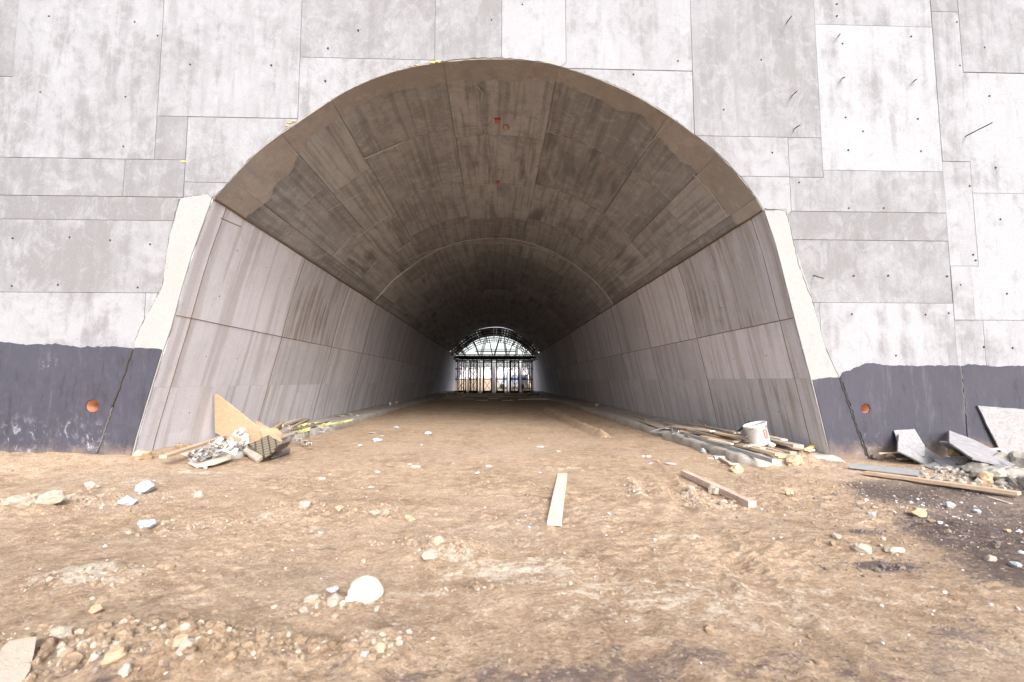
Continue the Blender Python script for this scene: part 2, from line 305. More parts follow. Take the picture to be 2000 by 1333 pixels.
def curved_panel(name, prof, s0, s1, y0, y1, off, mat, parent, color, gap=.012, rec=.035, yfun=None, du=.3, dv=1.2, wav=.004):
    if s1-s0 < .05 or (yfun is None and y1-y0 < .05): return None
    ui = np.linspace(s0+gap, s1-gap, max(3, int((s1-s0)/du)+2)); u = np.r_[s0, ui, s1]; nv = max(3, int((y1-y0)/dv)+2)
    vi = np.linspace(0, 1, nv); V = []
    Pt = prof.at(u); Nn = prof.nrm(u); ph = random.uniform(0, 9)
    rows = []
    for a in range(len(u)):
        ye = y1 if yfun is None else y0 + yfun(u[a])
        ys = np.r_[y0, y0+gap + (ye-y0-2*gap)*vi, ye]
        for b, y in enumerate(ys):
            edge = a in (0, len(u)-1) or b in (0, len(ys)-1)
            o = (off-rec) if edge else off + wav*math.sin(1.7*u[a]+ph)*math.sin(1.1*y+ph)
            V.append((Pt[a, 0]+Nn[a, 0]*o, y, Pt[a, 1]+Nn[a, 1]*o))
    m = nv+2; F = [(a*m+b, a*m+b+1, (a+1)*m+b+1, (a+1)*m+b) for a in range(len(u)-1) for b in range(m-1)]
    o = link(name, np_mesh(name, V, F), mat, parent); o.color = color; return o
# ---- tunnel shell behind the panels (thick ring)
def ring_mesh(name, pts_in, th, y0, y1, mat, parent):
    P = np.array(pts_in); pr = Prof(pts_in); O = P - pr.N*th; n = len(P)
    V = [(p[0], y, p[1]) for y in (y0, y1) for p in P] + [(p[0], y, p[1]) for y in (y0, y1) for p in O]; F = []
    for k in range(n-1):
        F += [(k, k+1, n+k+1, n+k), (2*n+k, 3*n+k, 3*n+k+1, 2*n+k+1), (k, 2*n+k, 2*n+k+1, k+1), (n+k, n+k+1, 3*n+k+1, 3*n+k)]
    return link(name, np_mesh(name, V, F), mat, parent)
Y_END = 58.5
full = [tuple(p) for p in PL.P] + [tuple(p) for p in PA.P[1:]] + [tuple(p) for p in PR.P[1:]]
vault = empty('tunnel_vault', (0, 0, 0), 'brown-grey cast concrete tunnel vault of long curved panels with stained torn edge band', 'vault')
lw = empty('tunnel_side_wall', (0, 0, 0), 'battered grey concrete tunnel wall on the left, behind the leaning plywood sheet', 'wall')
rw = empty('tunnel_side_wall', (0, 0, 0), 'battered grey concrete tunnel wall on the right with brown stains behind the white bucket', 'wall')
def shell(prof, parent, y1=Y_END):
    N = prof.N; ring_mesh('backing', [tuple(p) for p in (prof.P - N*.075)], .45, D+.03, y1, M['joint'], parent)
fullp = Prof(full)
shell(fullp, vault)
for pr_, pa_ in ((PL, lw), (PR, rw)): ring_mesh('backing', [tuple(p) for p in (pr_.P - pr_.N*.05)], .45, Y_END+.01, 86, M['joint'], pa_)
# ---- vault panels
sj = [0.] + [PA.find(p) for p in ((451, 351), (548, 261), (646, 194), (866, 121), (1092, 129), (1306, 224), (1402, 299), (1478, 385))] + [PA.L]
cu = np.linspace(0, PA.L, 60); cv = np.interp(cu/PA.L, [0, .05, .12, .17, .3, .42, .5, .6, .7, .76, .80, .88, .95, 1], [1.1, 1.3, 1.2, .6, .62, .7, .66, .58, .62, .45, .9, .95, 1.25, 1.0])
cv += (fbm(cu*2.2, cu*0+.3, 4, 5)-.5)*.42
def cfun(u): return float(np.interp(u, cu, cv)) + .12*(float(fbm(np.array([u*9.]), np.array([.5]), 3, 77)[0])-.5) + .22*(float(fbm(np.array([u*3.1]), np.array([4.5]), 4, 71)[0])-.5)
for i in range(len(sj)-1):
    curved_panel('collar_panel', PA, sj[i], sj[i+1], D+.002, D+1, .010, M['collar'], vault, (.5+random.uniform(-.2, .2), .5, .35, 1), yfun=cfun, du=.045, dv=.3, gap=.006, wav=.006, rec=.012)
rings = [D+.03, 12.0, 15.3, 18.6, 21.8]; SEC = 12.3
for k in range(4):
    ys = [D+.03, 12.0, 15.3, 18.6, 21.8] if k == 0 else [9.5+SEC*k + q for q in (0, 2.6, 5.9, 9.2, 12.3)]
    for i in range(len(sj)-1):
        jit = random.choice((0, 0, 0, .45, -.5)) if k == 0 else random.uniform(-.4, .4)
        yy = [ys[0]] + [y+jit for y in ys[1:-1]] + [ys[-1]]
        if k == 0 and i in (0, 8): yy = [yy[0], yy[2], yy[-1]]
        if k > 1: yy = [yy[0], yy[2], yy[-1]]
        for a, b in zip(yy, yy[1:]):
            if a > Y_END: continue
            b = min(b, Y_END)
            tone = .5+random.uniform(-.2, .2) + (.14 if i in (1, 2, 6, 7) else 0) + (0, -.05, .38, .32)[k] - (.05 if i == 4 else 0)  # far sections' colour raised to stand in for light missing deep inside
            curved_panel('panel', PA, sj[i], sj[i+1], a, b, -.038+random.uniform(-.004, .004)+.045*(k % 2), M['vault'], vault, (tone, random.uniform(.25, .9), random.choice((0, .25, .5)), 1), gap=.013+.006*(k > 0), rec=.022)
# lime ribs where joints bled
for (x0, y0_, x1, y1_) in ((892, 252, 962, 247), (905, 362, 1040, 362), (710, 310, 802, 270)):
    pass
for (px, py) in ((972, 236), (972, 357), (970, 430), (968, 464)):
    u = PA.find((961, 114)); p = PA.at([u])[0]; d = ray(px, py); k = (p[1]-CAM_H)/d.z; q = CO+d*k
    MB().box((q.x-.07, q.y, q.z-.012), (q.x+.07, q.y, q.z-.012), .16, .05).build('cast_in_box', M['pink'], vault)
q = CO + ray(988, 250)*((PA.at([u])[0][1]-CAM_H)/ray(988, 250).z)
MB().sphere((q.x, q.y, q.z), .09, 2, (1, 1.3, .3), .25, 3).build('cast_in_box', M['orange_stone'], vault)
# ---- side wall panels
for (pr, par, up) in ((PL, lw, 1), (PR, rw, -1)):
    zf = lambda z: float(np.interp(z, *( (pr.P[:, 1], pr.d) if up > 0 else (pr.P[::-1, 1], pr.d[::-1]) )))
    zt = pr.P[:, 1].max(); levels = [-.45, 1.45, 2.82, zt-.015] if up > 0 else [-.45, 1.62, 2.82, zt-.015]
    ysw = [D+.004, 9.78, 13.9, 18.1, 22.3, 26.4, 30.6, 34.6, 38.8, 43.0, 47.1, 51.3, 55.4, 60, 70, 78, 86]
    for j, (a, b) in enumerate(zip(ysw, ysw[1:])):
        for q_, (z0, z1) in enumerate(zip(levels, levels[1:])):
            s0, s1 = sorted((zf(z0), zf(z1))); tone = .5+random.uniform(-.2, .2); stn = random.uniform(.1, .6); ru = random.choice((0, .2, .4))
            if up < 0 and j == 1: tone = (.32, .62, .2)[q_] if q_ != 1 else .72; stn = (.9, .45, 1.)[q_]; ru = .5
            if up < 0 and j == 0: tone = .35; stn = .7; ru = .3
            if up > 0 and j == 0: tone = .75; stn = .1; ru = .1
            if up > 0 and j == 1: tone = .7; stn = .2; ru = .5
            if up > 0 and j == 2 and q_ == 2: tone = .15; stn = 1.
            curved_panel('panel', pr, s0, s1, a, b, 0., M['side'], par, (tone, stn, ru, 1), gap=.006, rec=.007, du=.5, wav=.0)
# tie holes of the side walls, each a small dark dome, the hole's shade put into its colour
for (pr, par, sgn) in ((PL, lw, 1), (PR, rw, -1)):
    m = MB()
    for y in np.arange(10.6, 30, 1.37):
        for z in (.85, 2.15, 3.4, 4.4):
            if random.random() < .25: continue
            z_ = z+random.uniform(-.05, .05); x_ = float(np.interp(z_, *((pr.P[:, 1], pr.P[:, 0]) if sgn > 0 else (pr.P[::-1, 1], pr.P[::-1, 0]))))
            m.sphere((x_+.0*sgn, y+random.uniform(-.1, .1), z_), .017, 1, (.5, 1, 1))
    o = m.build('tie_hole', M['hole'], par); o['kind'] = 'stuff'
# ------------------------------------------------------------------ portal wall: panels measured from the photograph
XS, ZS = [], []
def snap(v, L, tol=.10):
    for q in L:
        if abs(q-v) < tol: return q
    L.append(v); return v
PN = [ # px x0, y0, x1, y1, tone, stain
 (-300,-300,32,150,.35,.3),(-300,150,22,308,.45,.3),(26,-300,312,305,.62,.35),(316,-300,586,230,.68,.5),
 (588,-300,850,115,.45,.5),(850,-300,980,118,.40,.4),(980,-300,1105,118,.72,.2),(1105,-300,1350,137,.70,.3),(1350,-300,1596,268,.50,.65),
 (1592,-300,1818,51,.68,.3),(1597,51,1835,343,.86,.08),(1818,-300,1870,24,.35,.3),(1826,24,1882,316,.62,.1),(1870,-300,2400,140,.62,.7),(1882,140,2400,378,.80,.15),
 (1840,316,1900,520,.70,.3),(1895,378,2400,626,.80,.1),(1850,520,1925,626,.7,.2),(1865,626,1925,990,.7,.15),(1922,626,2400,990,.8,.1),
 (586,115,850,300,.58,.2),(1105,137,1352,300,.62,.2),(302,228,365,310,.38,.6),(365,230,586,350,.58,.35),(355,350,500,387,.56,.2),
 (-300,308,243,386,.34,.3),(243,308,358,386,.40,.3),(-300,386,355,430,.24,.7),(-300,430,350,572,.42,.35),(-300,572,275,990,.60,.2),(262,572,350,990,.66,.2),
 (1352,268,1540,345,.5,.2),(1540,268,1607,343,.36,.2),(1400,345,1542,412,.52,.2),(1542,343,1842,414,.6,.8),(1547,414,1853,470,.34,.9),(1547,470,1857,592,.40,.45),
 (1560,592,1608,990,.6,.1),(1608,592,1866,990,.66,.1)]
panels = []
for (x0, y0, x1, y1, tone, stn) in PN:
    xm = (max(x0, 0)+min(x1, 2000))/2; ym = (max(y0, 0)+min(y1, 900))/2
    X0 = snap(at_y(x0, ym).x, XS); X1 = snap(at_y(x1, ym).x, XS)
    Z1 = 11.6 if y0 < 0 else snap(at_y(xm, y0).z, ZS); Z0 = -.5 if y1 > 950 else snap(at_y(xm, y1).z, ZS)
    if x0 < 0: X0 = -17.5
    if x1 > 2000: X1 = 17.5
    panels.append((X0, Z0, X1, Z1, tone, stn))
rj = random.Random(3)
def densify(P, step, jit=0.):
    out = []
    for a, b in zip(P, P[1:]):
        n = max(1, int(math.hypot(b[0]-a[0], b[1]-a[1])/step))
        for k in range(n): out.append((a[0]+(b[0]-a[0])*k/n + rj.uniform(-jit, jit), a[1]+(b[1]-a[1])*k/n + rj.uniform(-jit, jit)))
    out.append(P[-1]); return out
opening = [(full[0][0], -.7)] + densify([tuple(p) for p in PL.P], .15, .003)[:-1] + densify([tuple(p) for p in PA.P], .07, .011)[:-1] + densify([tuple(p) for p in PR.P], .15, .003) + [(full[-1][0], -.7)]
stripL = [xz(p) for p in ((352, 388), (404, 378), (425, 392), (416, 440), (330, 720), (262, 920), (185, 920), (218, 800), (260, 680), (275, 640), (318, 560), (330, 470))]
stripR = [xz(p) for p in ((1536, 410), (1548, 470), (1570, 540), (1590, 600), (1612, 680), (1640, 742), (1668, 820), (1696, 920), (1620, 925), (1560, 700), (1470, 412))]
def circ(px, py, r, n=18, jit=0.): c_ = xz((px, py)); return [(c_[0]+(r+rj.uniform(-jit, jit))*math.cos(2*math.pi*k/n), c_[1]+(r+rj.uniform(-jit, jit))*math.sin(2*math.pi*k/n)) for k in range(n)]
HOLES = [((183, 793), .115), ((1688, 798), .092)]
holes = [circ(*p, r, 26, .006) for p, r in HOLES]
def inside(p, poly):
    x, y = p; r = False; j = len(poly)-1
    for i in range(len(poly)):
        xi, yi = poly[i]; xj, yj = poly[j]
        if (yi > y) != (yj > y) and x < (xj-xi)*(y-yi)/(yj-yi)+xi: r = not r
        j = i
    return r
def cdt(polys):
    V = []; E = []
    for P in polys:
        b = len(V); V += [Vector(p) for p in P]; E += [(b+i, b+(i+1) % len(P)) for i in range(len(P))]
    vs_, es_, fs_, *_ = geometry.delaunay_2d_cdt(V, E, [], 0, 1e-5)
    return vs_, fs_
rects = [[(a, b), (c_, b), (c_, d), (a, d)] for (a, b, c_, d, _, _) in panels]
stripsD = [densify(s_+[s_[0]], .12, .012)[:-1] for s_ in (stripL, stripR)]
vs_, fs_ = cdt(rects + [opening] + stripsD + holes)
buckets = {}
for f in fs_:
    cx = sum(vs_[i].x for i in f)/len(f); cz = sum(vs_[i].y for i in f)/len(f)
    if inside((cx, cz), opening) or any(inside((cx, cz), h) for h in holes): continue
    if inside((cx, cz), stripsD[0]): key = 'L'
    elif inside((cx, cz), stripsD[1]): key = 'R'
    else:
        key = min(range(len(panels)), key=lambda k: (max(panels[k][0]-cx, 0, cx-panels[k][2])**2 + max(panels[k][1]-cz, 0, cz-panels[k][3])**2, k))
    buckets.setdefault(key, []).append(f)
pw = empty('portal_wall', (0, D, 0), 'pale whitewashed concrete portal wall of large cast panels around the tunnel mouth', 'wall')
def plate(name, tris, V2, yf, yb, gap, mat, parent, color=(.5, .3, 0, 1)):
    bm = bmesh.new(); mp = {}
    for f in tris:
        for i in f:
            if i not in mp: mp[i] = bm.verts.new((V2[i].x, yf, V2[i].y))
        try: bm.faces.new([mp[i] for i in f])
        except ValueError: pass
    bmesh.ops.recalc_face_normals(bm, faces=bm.faces)
    if sum(f.normal.y for f in bm.faces) > 0: bmesh.ops.reverse_faces(bm, faces=bm.faces)
    outer = set(v for e in bm.edges if e.is_boundary for v in e.verts)
    r = bmesh.ops.inset_region(bm, faces=list(bm.faces), thickness=gap, depth=0, use_boundary=True, use_even_offset=True)
    b2 = set(v for e in bm.edges if e.is_boundary for v in e.verts)
    for v in b2: v.co.y = yb
    bmesh.ops.translate(bm, verts=bm.verts, vec=-parent.location)
    me = bpy.data.meshes.new(name); bm.to_mesh(me); bm.free(); o = link(name, me, mat, parent); o.color = color; return o
for k, tr in buckets.items():
    if k in ('L', 'R'): plate('plaster_strip', tr, vs_, D-.018, D+.018, .005, M['plaster'], pw, (.8, .12, .0, 1))
    else: plate('panel', tr, vs_, D-random.uniform(.0, .014), D+.014, .0045, M['wall'], pw, (panels[k][4], panels[k][5], 0, 1))
# backing slab with thickness
outer = [(-17.5, -.5), (17.5, -.5), (17.5, 11.6), (-17.5, 11.6)]
big_open = [(p[0]-(0), p[1]) for p in opening]
open2 = [(p[0]-n_[0]*.08, p[1]-n_[1]*.08) for p, n_ in zip(fullp.P, fullp.N)]; open2 = [(open2[0][0], -.7)] + open2 + [(open2[-1][0], -.7)]
v2, f2 = cdt([outer, open2] + holes)
bm = bmesh.new(); bv = [bm.verts.new((v.x, D+.012, v.y)) for v in v2]
for f in f2:
    cx = sum(v2[i].x for i in f)/3; cz = sum(v2[i].y for i in f)/3
    if not inside((cx, cz), open2) and not any(inside((cx, cz), h) for h in holes) and inside((cx, cz), outer): bm.faces.new([bv[i] for i in f])
for v in list(bm.verts):
    if not v.link_faces: bm.verts.remove(v)
ex = bmesh.ops.extrude_face_region(bm, geom=list(bm.faces)); bmesh.ops.translate(bm, verts=[g for g in ex['geom'] if isinstance(g, bmesh.types.BMVert)], vec=(0, .6, 0))
bmesh.ops.recalc_face_normals(bm, faces=bm.faces)
# keep the back edge of the opening outside the vault
for v in bm.verts:
    if v.co.y > D+.3: v.co.y = D+.62
    v.co -= Vector((0, D, 0))
me = bpy.data.meshes.new('backing'); bm.to_mesh(me); bm.free(); link('backing', me, M['joint'], pw)
# orange sleeves in the holes
for (p, r), lab in zip(HOLES, ('', '')):
    c_ = xz(p); m = MB(); n = 24; rg = []
    for (y, rr) in ((D-.012, r+.02), (D-.012, r-.008), (D+.6, r-.008), (D+.6, .001)):
        rg.append([m.bm.verts.new((c_[0]+rr*math.cos(2*math.pi*k/n), y, c_[1]+rr*math.sin(2*math.pi*k/n))) for k in range(n)])
    for a, b in zip(rg, rg[1:]):
        for k in range(n): m.bm.faces.new((a[k], a[(k+1) % n], b[(k+1) % n], b[k])).smooth = True
    m.build('drain_sleeve', M['orange'], pw)
# tie holes in the front wall
m = MB()
TH = [(97,33),(264,44),(309,71),(246,190),(80,181),(372,127),(530,128),(242,287),(26,466),(137,464),(216,470),(294,478),(24,559),(114,557),(270,562),(1634,9),(1634,32),(1645,86),(1779,72),(1486,118),
 (1651,230),(1792,233),(1685,257),(1656,294),(1798,296),(1508,299),(1868,44),(1874,129),(1893,364),(1922,94),(1932,188),(1944,328),(1953,429),(1657,407),(1725,407),(1667,539),(1734,539),(1849,540),(1663,614),(1807,615),
 (1852,612),(1900,498),(1905,509),(1966,574),(1875,557),(1921,678),(1977,680),(1560,357),(641,95),(531,129),(636,159),(1413,215),(1324,120),(1237,146),(1749,695),(1020,10),(700,60),(960,40)]
for (px, py) in TH:
    x_, z_ = xz((px, py)); m.sphere((x_, D-.012, z_), .022, 1, (1, .5, 1), .1, px)
o = m.build('tie_hole', M['hole'], pw); o['kind'] = 'stuff'
# bitumen coating sheets, ragged upper edge, split where the joints show
def ragged(pts, step=.10, j=.02): return densify(pts, step, j)
def coat(pts_px, top_n, zb=-.4):
    W_ = [xz(p) for p in pts_px]; top = ragged(W_[:top_n], .06, .014); return top + W_[top_n:]
def jl(P, j=.012): return densify([xz(p) for p in P], .05, j)
def bottom(p, dx=0): return (p[0]+dx, -.42)
Lj = jl([(261, 682), (246, 727), (222, 795), (190, 890)]); Lt = ragged([(-17.4, xz((0, 668))[1]+.1)]+[xz(p) for p in ((0, 668), (60, 674), (110, 672), (160, 678), (220, 676), (258, 680))], .06, .016)
c1 = Lt + Lj + [(-17.4, -.42)]
edgeL = [xz(p) for p in ((321, 684), (271, 850), (262, 885))]
c2 = ragged([xz(p) for p in ((265, 679), (300, 680), (317, 683))], .05, .012) + [(q[0]-.02, q[1]) for q in edgeL] + [(edgeL[-1][0]-.1, -.42)] + [(q[0]+.035, q[1]) for q in Lj[::-1]]
edgeR = [xz(p) for p in ((1583, 742), (1609, 850), (1618, 890))]
Rj = jl([(1637, 739), (1655, 790), (1672, 840), (1694, 900)])
c3 = ragged([xz(p) for p in ((1587, 742), (1615, 737), (1634, 737))], .05, .012) + Rj + [(Rj[-1][0]+.05, -.42), (edgeR[-1][0]+.2, -.42)] + [(q[0]+.02, q[1]) for q in edgeR[::-1]]
Rj2 = jl([(1873, 716), (1877, 760), (1882, 810), (1888, 900)], .008)
c4 = ragged([xz(p) for p in ((1640, 736), (1645, 728), (1668, 720), (1685, 711), (1705, 710), (1740, 714), (1800, 715), (1871, 714))], .05, .012) + Rj2 + [(Rj2[-1][0], -.42), (Rj[-1][0]+.1, -.42)] + [(q[0]+.035, q[1]) for q in Rj[::-1]]
c5 = ragged([xz(p) for p in ((1878, 716), (1890, 711), (1940, 716), (2000, 715))]+[(17.4, xz((2000, 715))[1]-.05)], .06, .012) + [(17.4, -.42), (Rj2[-1][0]+.03, -.42)] + [(q[0]+.018, q[1]) for q in Rj2[::-1]]
for i, c_ in enumerate((c1, c2, c3, c4, c5)):
    v3, f3 = cdt([c_] + holes); tr = [f for f in f3 if inside((sum(v3[k].x for k in f)/3, sum(v3[k].y for k in f)/3), c_) and not any(inside((sum(v3[k].x for k in f)/3, sum(v3[k].y for k in f)/3), h) for h in holes)]
    plate('bitumen_coating', tr, v3, D-.032-.002*(i % 2), D-.002, .004, M['bitumen'], pw)
def crack(P, r, name='joint_seam', y=D-.03):
    W_ = densify([xz(p) for p in P], .05, .010); MB().tube([(a, y+rj.uniform(-.004, .004), b) for a, b in W_], r, 5).build(name, M['joint'] if r < .012 else M['hole'], pw)
crack([(261, 682), (246, 727), (222, 795)], .022); crack([(222, 795), (205, 850), (192, 885)], .008)
crack([(1637, 737), (1655, 790), (1672, 840), (1690, 890)], .020); crack([(1873, 716), (1877, 760), (1882, 810)], .010)
crack([(350, 392), (362, 386), (404, 380)], .007, y=D-.016); crack([(1493, 409), (1520, 411), (1534, 413), (1546, 460), (1560, 520), (1590, 600)], .008, y=D-.016)
crack([(1612, 680), (1637, 737)], .009, y=D-.018); crack([(350, 392), (330, 470), (318, 560), (275, 640), (262, 680)], .004, y=D-.016)
bk = [(q[0]-.05, q[1]) for q in Lj] + [(q[0]+.10, q[1]) for q in Lj[::-1]]
v4, f4 = cdt([bk]); plate('joint_backing', [f for f in f4 if inside((sum(v4[k].x for k in f)/3, sum(v4[k].y for k in f)/3), bk)], v4, D-.024, D-.002, .004, M['hole'], pw)
# rebar stubs and yellow foam on the wall
for (a, b, o_) in (((1537, 44), (1546, 32), .35), ((1547, 187), (1556, 179), .3), ((1551, 252), (1562, 245), .25), ((1644, 154), (1650, 151), .2), ((1785, 159), (1790, 155), .2), ((1638, 70), (1641, 67), .15), ((1885, 267), (1938, 240), .6), ((1589, 538), (1608, 544), .3)):
    p = at_y(*a, D); q = at_y(*b, D-o_); MB().tube((p, q), .011, 6).build('rebar_stub', M['rusty'], pw)
for (px, py, r) in ((854, 122, .06), (845, 124, .05), (1066, 122, .045), (1080, 125, .03), (572, 238, .05), (566, 241, .04), (560, 247, .035), (358, 317, .05), (780, 138, .03), (765, 142, .025), (815, 129, .03), (805, 131, .025)):
    x_, z_ = xz((px, py)); MB().sphere((x_, D-.008, z_+.006), r*.8, 2, (1.4, .35, .6), .25, px).build('foam_lump', M['foam'], pw)
p = at_y(432, 424, D+.35); MB().tube((at_y(432, 427, D+.35), at_y(470, 443, D+.0)), .012, 6).build('rebar_stub', M['rusty'], lw)
# ------------------------------------------------------------------ ground
def seg_d(x, y, a, b):
    dx, dy = b[0]-a[0], b[1]-a[1]; t_ = np.clip(((x-a[0])*dx+(y-a[1])*dy)/(dx*dx+dy*dy), 0, 1); return np.hypot(x-a[0]-t_*dx, y-a[1]-t_*dy)
def g_(px, py): p = at_z(px, py, 0); return (p.x, p.y)
RUTS = [(g_(1068, 800), g_(1180, 850), .14, .12), (g_(1225, 930), g_(1262, 985), .09, .03), (g_(1335, 950), g_(1372, 1000), .09, .035), (g_(1290, 960), g_(1300, 1010), .08, .02), (g_(1365, 960), g_(1410, 1005), .09, .035)]
TRK = [((-.9, 1.0), (-1.5, 14.), .16), ((.95, 1.0), (.55, 14.), .16), ((1.6, 1.), (3.4, 12.), .12), ((-3.6, 1.), (-2.2, 11.), .14)]
CL = [(735, 1003, .30, .09), (600, 995, .30, .05), (860, 1078, .38, .09), (690, 1190, .25, .04), (100, 990, .7, .06), (170, 1140, .45, .03), (270, 1300, .5, .06), (380, 1280, .3, .07), (735, 1270, .28, .05), (570, 1280, .3, .04), (30, 1000, .4, .07), (290, 950, .5, .05), (1560, 905, .45, .16), (1470, 905, .3, .06), (330, 890, .6, .16), (1120, 905, .4, .0)]
CLg = [g_(a, b)+(s_, h_) for a, b, s_, h_ in CL]
def H(x, y):
    x = np.asarray(x, float); y = np.asarray(y, float)
    h = (fbm(x*.35, y*.35, 3, 1)-.5)*.10 + (fbm(x*1.6, y*1.6, 4, 2)-.5)*.055
    rough = np.clip(fbm(x*.9, y*.9, 3, 8)*2.4-.75, .15, 1.3)
    inside_ = 1/(1+np.exp(-(y-9.6)*1.6))*(np.abs(x) < 7)
    f1 = np.abs(fbm(x*5, y*5, 4, 3)-.5)*2
    wx = x + (fbm(x*3, y*3, 2, 15)-.5)*.15; wy_ = y; cl = fbm(wx*9, wy_*9, 4, 4); clod = np.clip(cl-.5, 0, 1)**.8
    h = h + rough*((.5-f1)*.020 + clod*.085 - .012 + (fbm(x*24, y*24, 3, 5)-.5)*.030 + (fbm(x*60, y*60, 2, 6)-.5)*.018)*(1-.6*inside_)
    for a_, b_, w__ in TRK: d_ = seg_d(x, y, a_, b_); h = h - .018*np.exp(-(d_/w__)**4) + .012*np.exp(-((d_-1.5*w__)/(.35*w__))**2)
    h *= (1-.35*inside_)
    # banks heaped against the portal wall
    h = h + .26*np.exp(-((y-9.5)/1.2)**2)*(1/(1+np.exp((x+6.3)*3.))) * (.8+.5*(fbm(x*1.1, y*0, 2, 9)))
    h = h + .07*np.exp(-((y-9.5)/1.3)**2)*(1/(1+np.exp(-(x-6.0)*3)))
    h = h + .16*np.exp(-((x-9.4)/1.6)**2-((y-8.1)/1.0)**2) + .16*np.exp(-((x+5.2)/1.0)**2-((y-1.7)/.6)**2)
    h = h + .10*np.exp(-((x-4.2)/1.6)**2-((y-3.2)/1.4)**2)*0
    for a, b, w_, hh_ in RUTS: d_ = seg_d(x, y, a, b); h = h + hh_*np.exp(-(d_/w_)**2)*(.5+fbm(x*6, y*6, 2, 12)) - .6*hh_*np.exp(-((d_-2.2*w_)/w_)**2)
    for cx, cy, s_, hh_ in CLg: r_ = np.hypot(x-cx, y-cy)/s_; h = h + hh_*np.exp(-r_*r_)*(.35+1.3*fbm(x*9, y*9, 3, 14))
    # hillside beyond the far mouth
    h = h + np.clip((y-82)/30, 0, 1)**.8*1.9*(.7+.6*fbm(x*.06, y*.06, 3, 20))*(y > 82) + np.clip((y-130)/200, 0, 1)*3
    return h
_gx = np.arange(-14, 14.01, .025); _gy = np.arange(1., 12.01, .025); _G = H(*[a.ravel() for a in np.meshgrid(_gx, _gy)]).reshape(len(_gy), len(_gx))
def gh(x, y):
    if not (-13.9 < x < 13.9 and 1.05 < y < 11.9): return float(H(np.array([x]), np.array([y]))[0])
    i = (y-1.)/.025; j = (x+14)/.025; a = int(i); b = int(j); fi = i-a; fj = j-b
    return float((_G[a, b]*(1-fj)+_G[a, b+1]*fj)*(1-fi)+(_G[a+1, b]*(1-fj)+_G[a+1, b+1]*fj)*fi)
def gp(px, py, dz=0.):
    z = 0.
    for _ in range(5): p = at_z(px, py, z+dz); z = gh(p.x, p.y)
    return Vector((p.x, p.y, z))
ys = np.r_[-60, -30, -12, -4, -1, 0, .6, np.geomspace(1.25, 12.5, 560), np.linspace(12.6, 30, 150), np.linspace(30.5, 75, 70), np.linspace(77, 160, 40), np.linspace(180, 900, 12)]
tt = np.linspace(-1, 1, 760); tt = np.sign(tt)*(np.abs(tt)**1.0)
wd = np.where(ys < 12.5, 3.2+1.35*np.clip(ys, 0, 99), 0); wd = np.where(ys >= 12.5, 3.2+1.35*12.5+np.clip(ys-12.5, 0, 9999)*.9, wd)
YY = np.repeat(ys[:, None], len(tt), 1); XX = wd[:, None]*tt[None, :]
# beyond the portal the tunnel floor carries the columns
inn = (YY > 12.5) & (YY < 60)
XX = XX + 0
ZZ = H(XX.ravel(), YY.ravel()).reshape(XX.shape)
V = np.c_[XX.ravel(), YY.ravel(), ZZ.ravel()]; nx = len(tt); I = np.arange(len(ys)*nx).reshape(len(ys), nx)
F = np.stack([I[:-1, :-1], I[:-1, 1:], I[1:, 1:], I[1:, :-1]], -1).reshape(-1, 4)
gme = np_mesh('ground', V, F, True)
x, y = V[:, 0], V[:, 1]
def blob(px, py, rx, ry, amp=1.): c_ = g_(px, py); return amp*np.exp(-((x-c_[0])/rx)**2-((y-c_[1])/ry)**2)
dk = 0.
for a in ((1800, 970, .9, .6, .75), (1960, 985, 1.2, .8, 1.0), (1990, 1050, .9, .6, .95), (1870, 1030, .6, .4, .5), (1700, 945, .6, .35, .6), (2150, 1130, 1.2, .8, .8), (1720, 1105, .28, .12, .75), (1680, 1042, .2, .1, .6), (640, 1073, .2, .06, .5)): dk = dk + blob(*a)
pal = 0.
for a in ((160, 1130, .38, .22, .9), (100, 985, .8, .3, .8), (270, 945, .7, .3, .55), (1345, 1050, .45, .14, .6), (1245, 960, .10, .35, .8), (1350, 975, .10, .30, .8), (1400, 985, .28, .12, .9), (1480, 1000, .3, .1, .3), (730, 1265, .18, .1, .7), (500, 1020, .4, .1, .6), (620, 990, .3, .15, .6), (860, 1085, .28, .14, .8), (330, 1190, .4, .1, .3), (400, 925, .5, .14, .9), (240, 1280, .4, .12, .7),
          (1700, 1000, .8, .2, .3), (960, 1110, .5, .2, .45), (830, 1160, .25, .05, .4), (1560, 1180, 1.4, .5, .28), (1200, 1150, 1.4, .6, .30), (1060, 1110, .5, .3, .3), (340, 1130, 1.0, .5, .15)): pal = pal + blob(*a)
bl = 0.
for a in ((1000, 1325, .8, .22, .30), (1250, 1300, .6, .25, .22), (1700, 1300, .9, .35, .26), (1900, 1230, .7, .3, .22), (620, 1300, .5, .2, .2), (1110, 967, .55, .06, .30), (1030, 967, .2, .04, .3), (200, 1330, .5, .2, .3), (180, 1100, .4, .05, .3), (1350, 1230, .5, .2, .15), (350, 1080, .6, .15, .12)): bl = bl + blob(*a)
bl = bl - .05
at_ = gme.color_attributes.new('soil', 'FLOAT_COLOR', 'POINT'); C = np.ones((len(V), 4), np.float32); C[:, 0] = dk; C[:, 1] = pal; C[:, 2] = bl; at_.data.foreach_set('color', C.ravel())
tag(link('ground', gme, M['dirt']), 'tan trampled dirt ground of the building site running into the tunnel', 'ground', None, 'structure')
def vault_pt(px, py, off=.004):
    d = ray(px, py); zz = np.array([p[1] for p in PA.P]); xx = np.array([p[0] for p in PA.P]); prev = None
    for k in np.linspace(9.3/d.y, 60/d.y, 2500):
        p = CO + d*float(k); zc = float(np.interp(p.x, xx, zz)) if xx[0] < p.x < xx[-1] else -9
        if p.z > zc-off: return prev if prev else p
        prev = p
    return prev
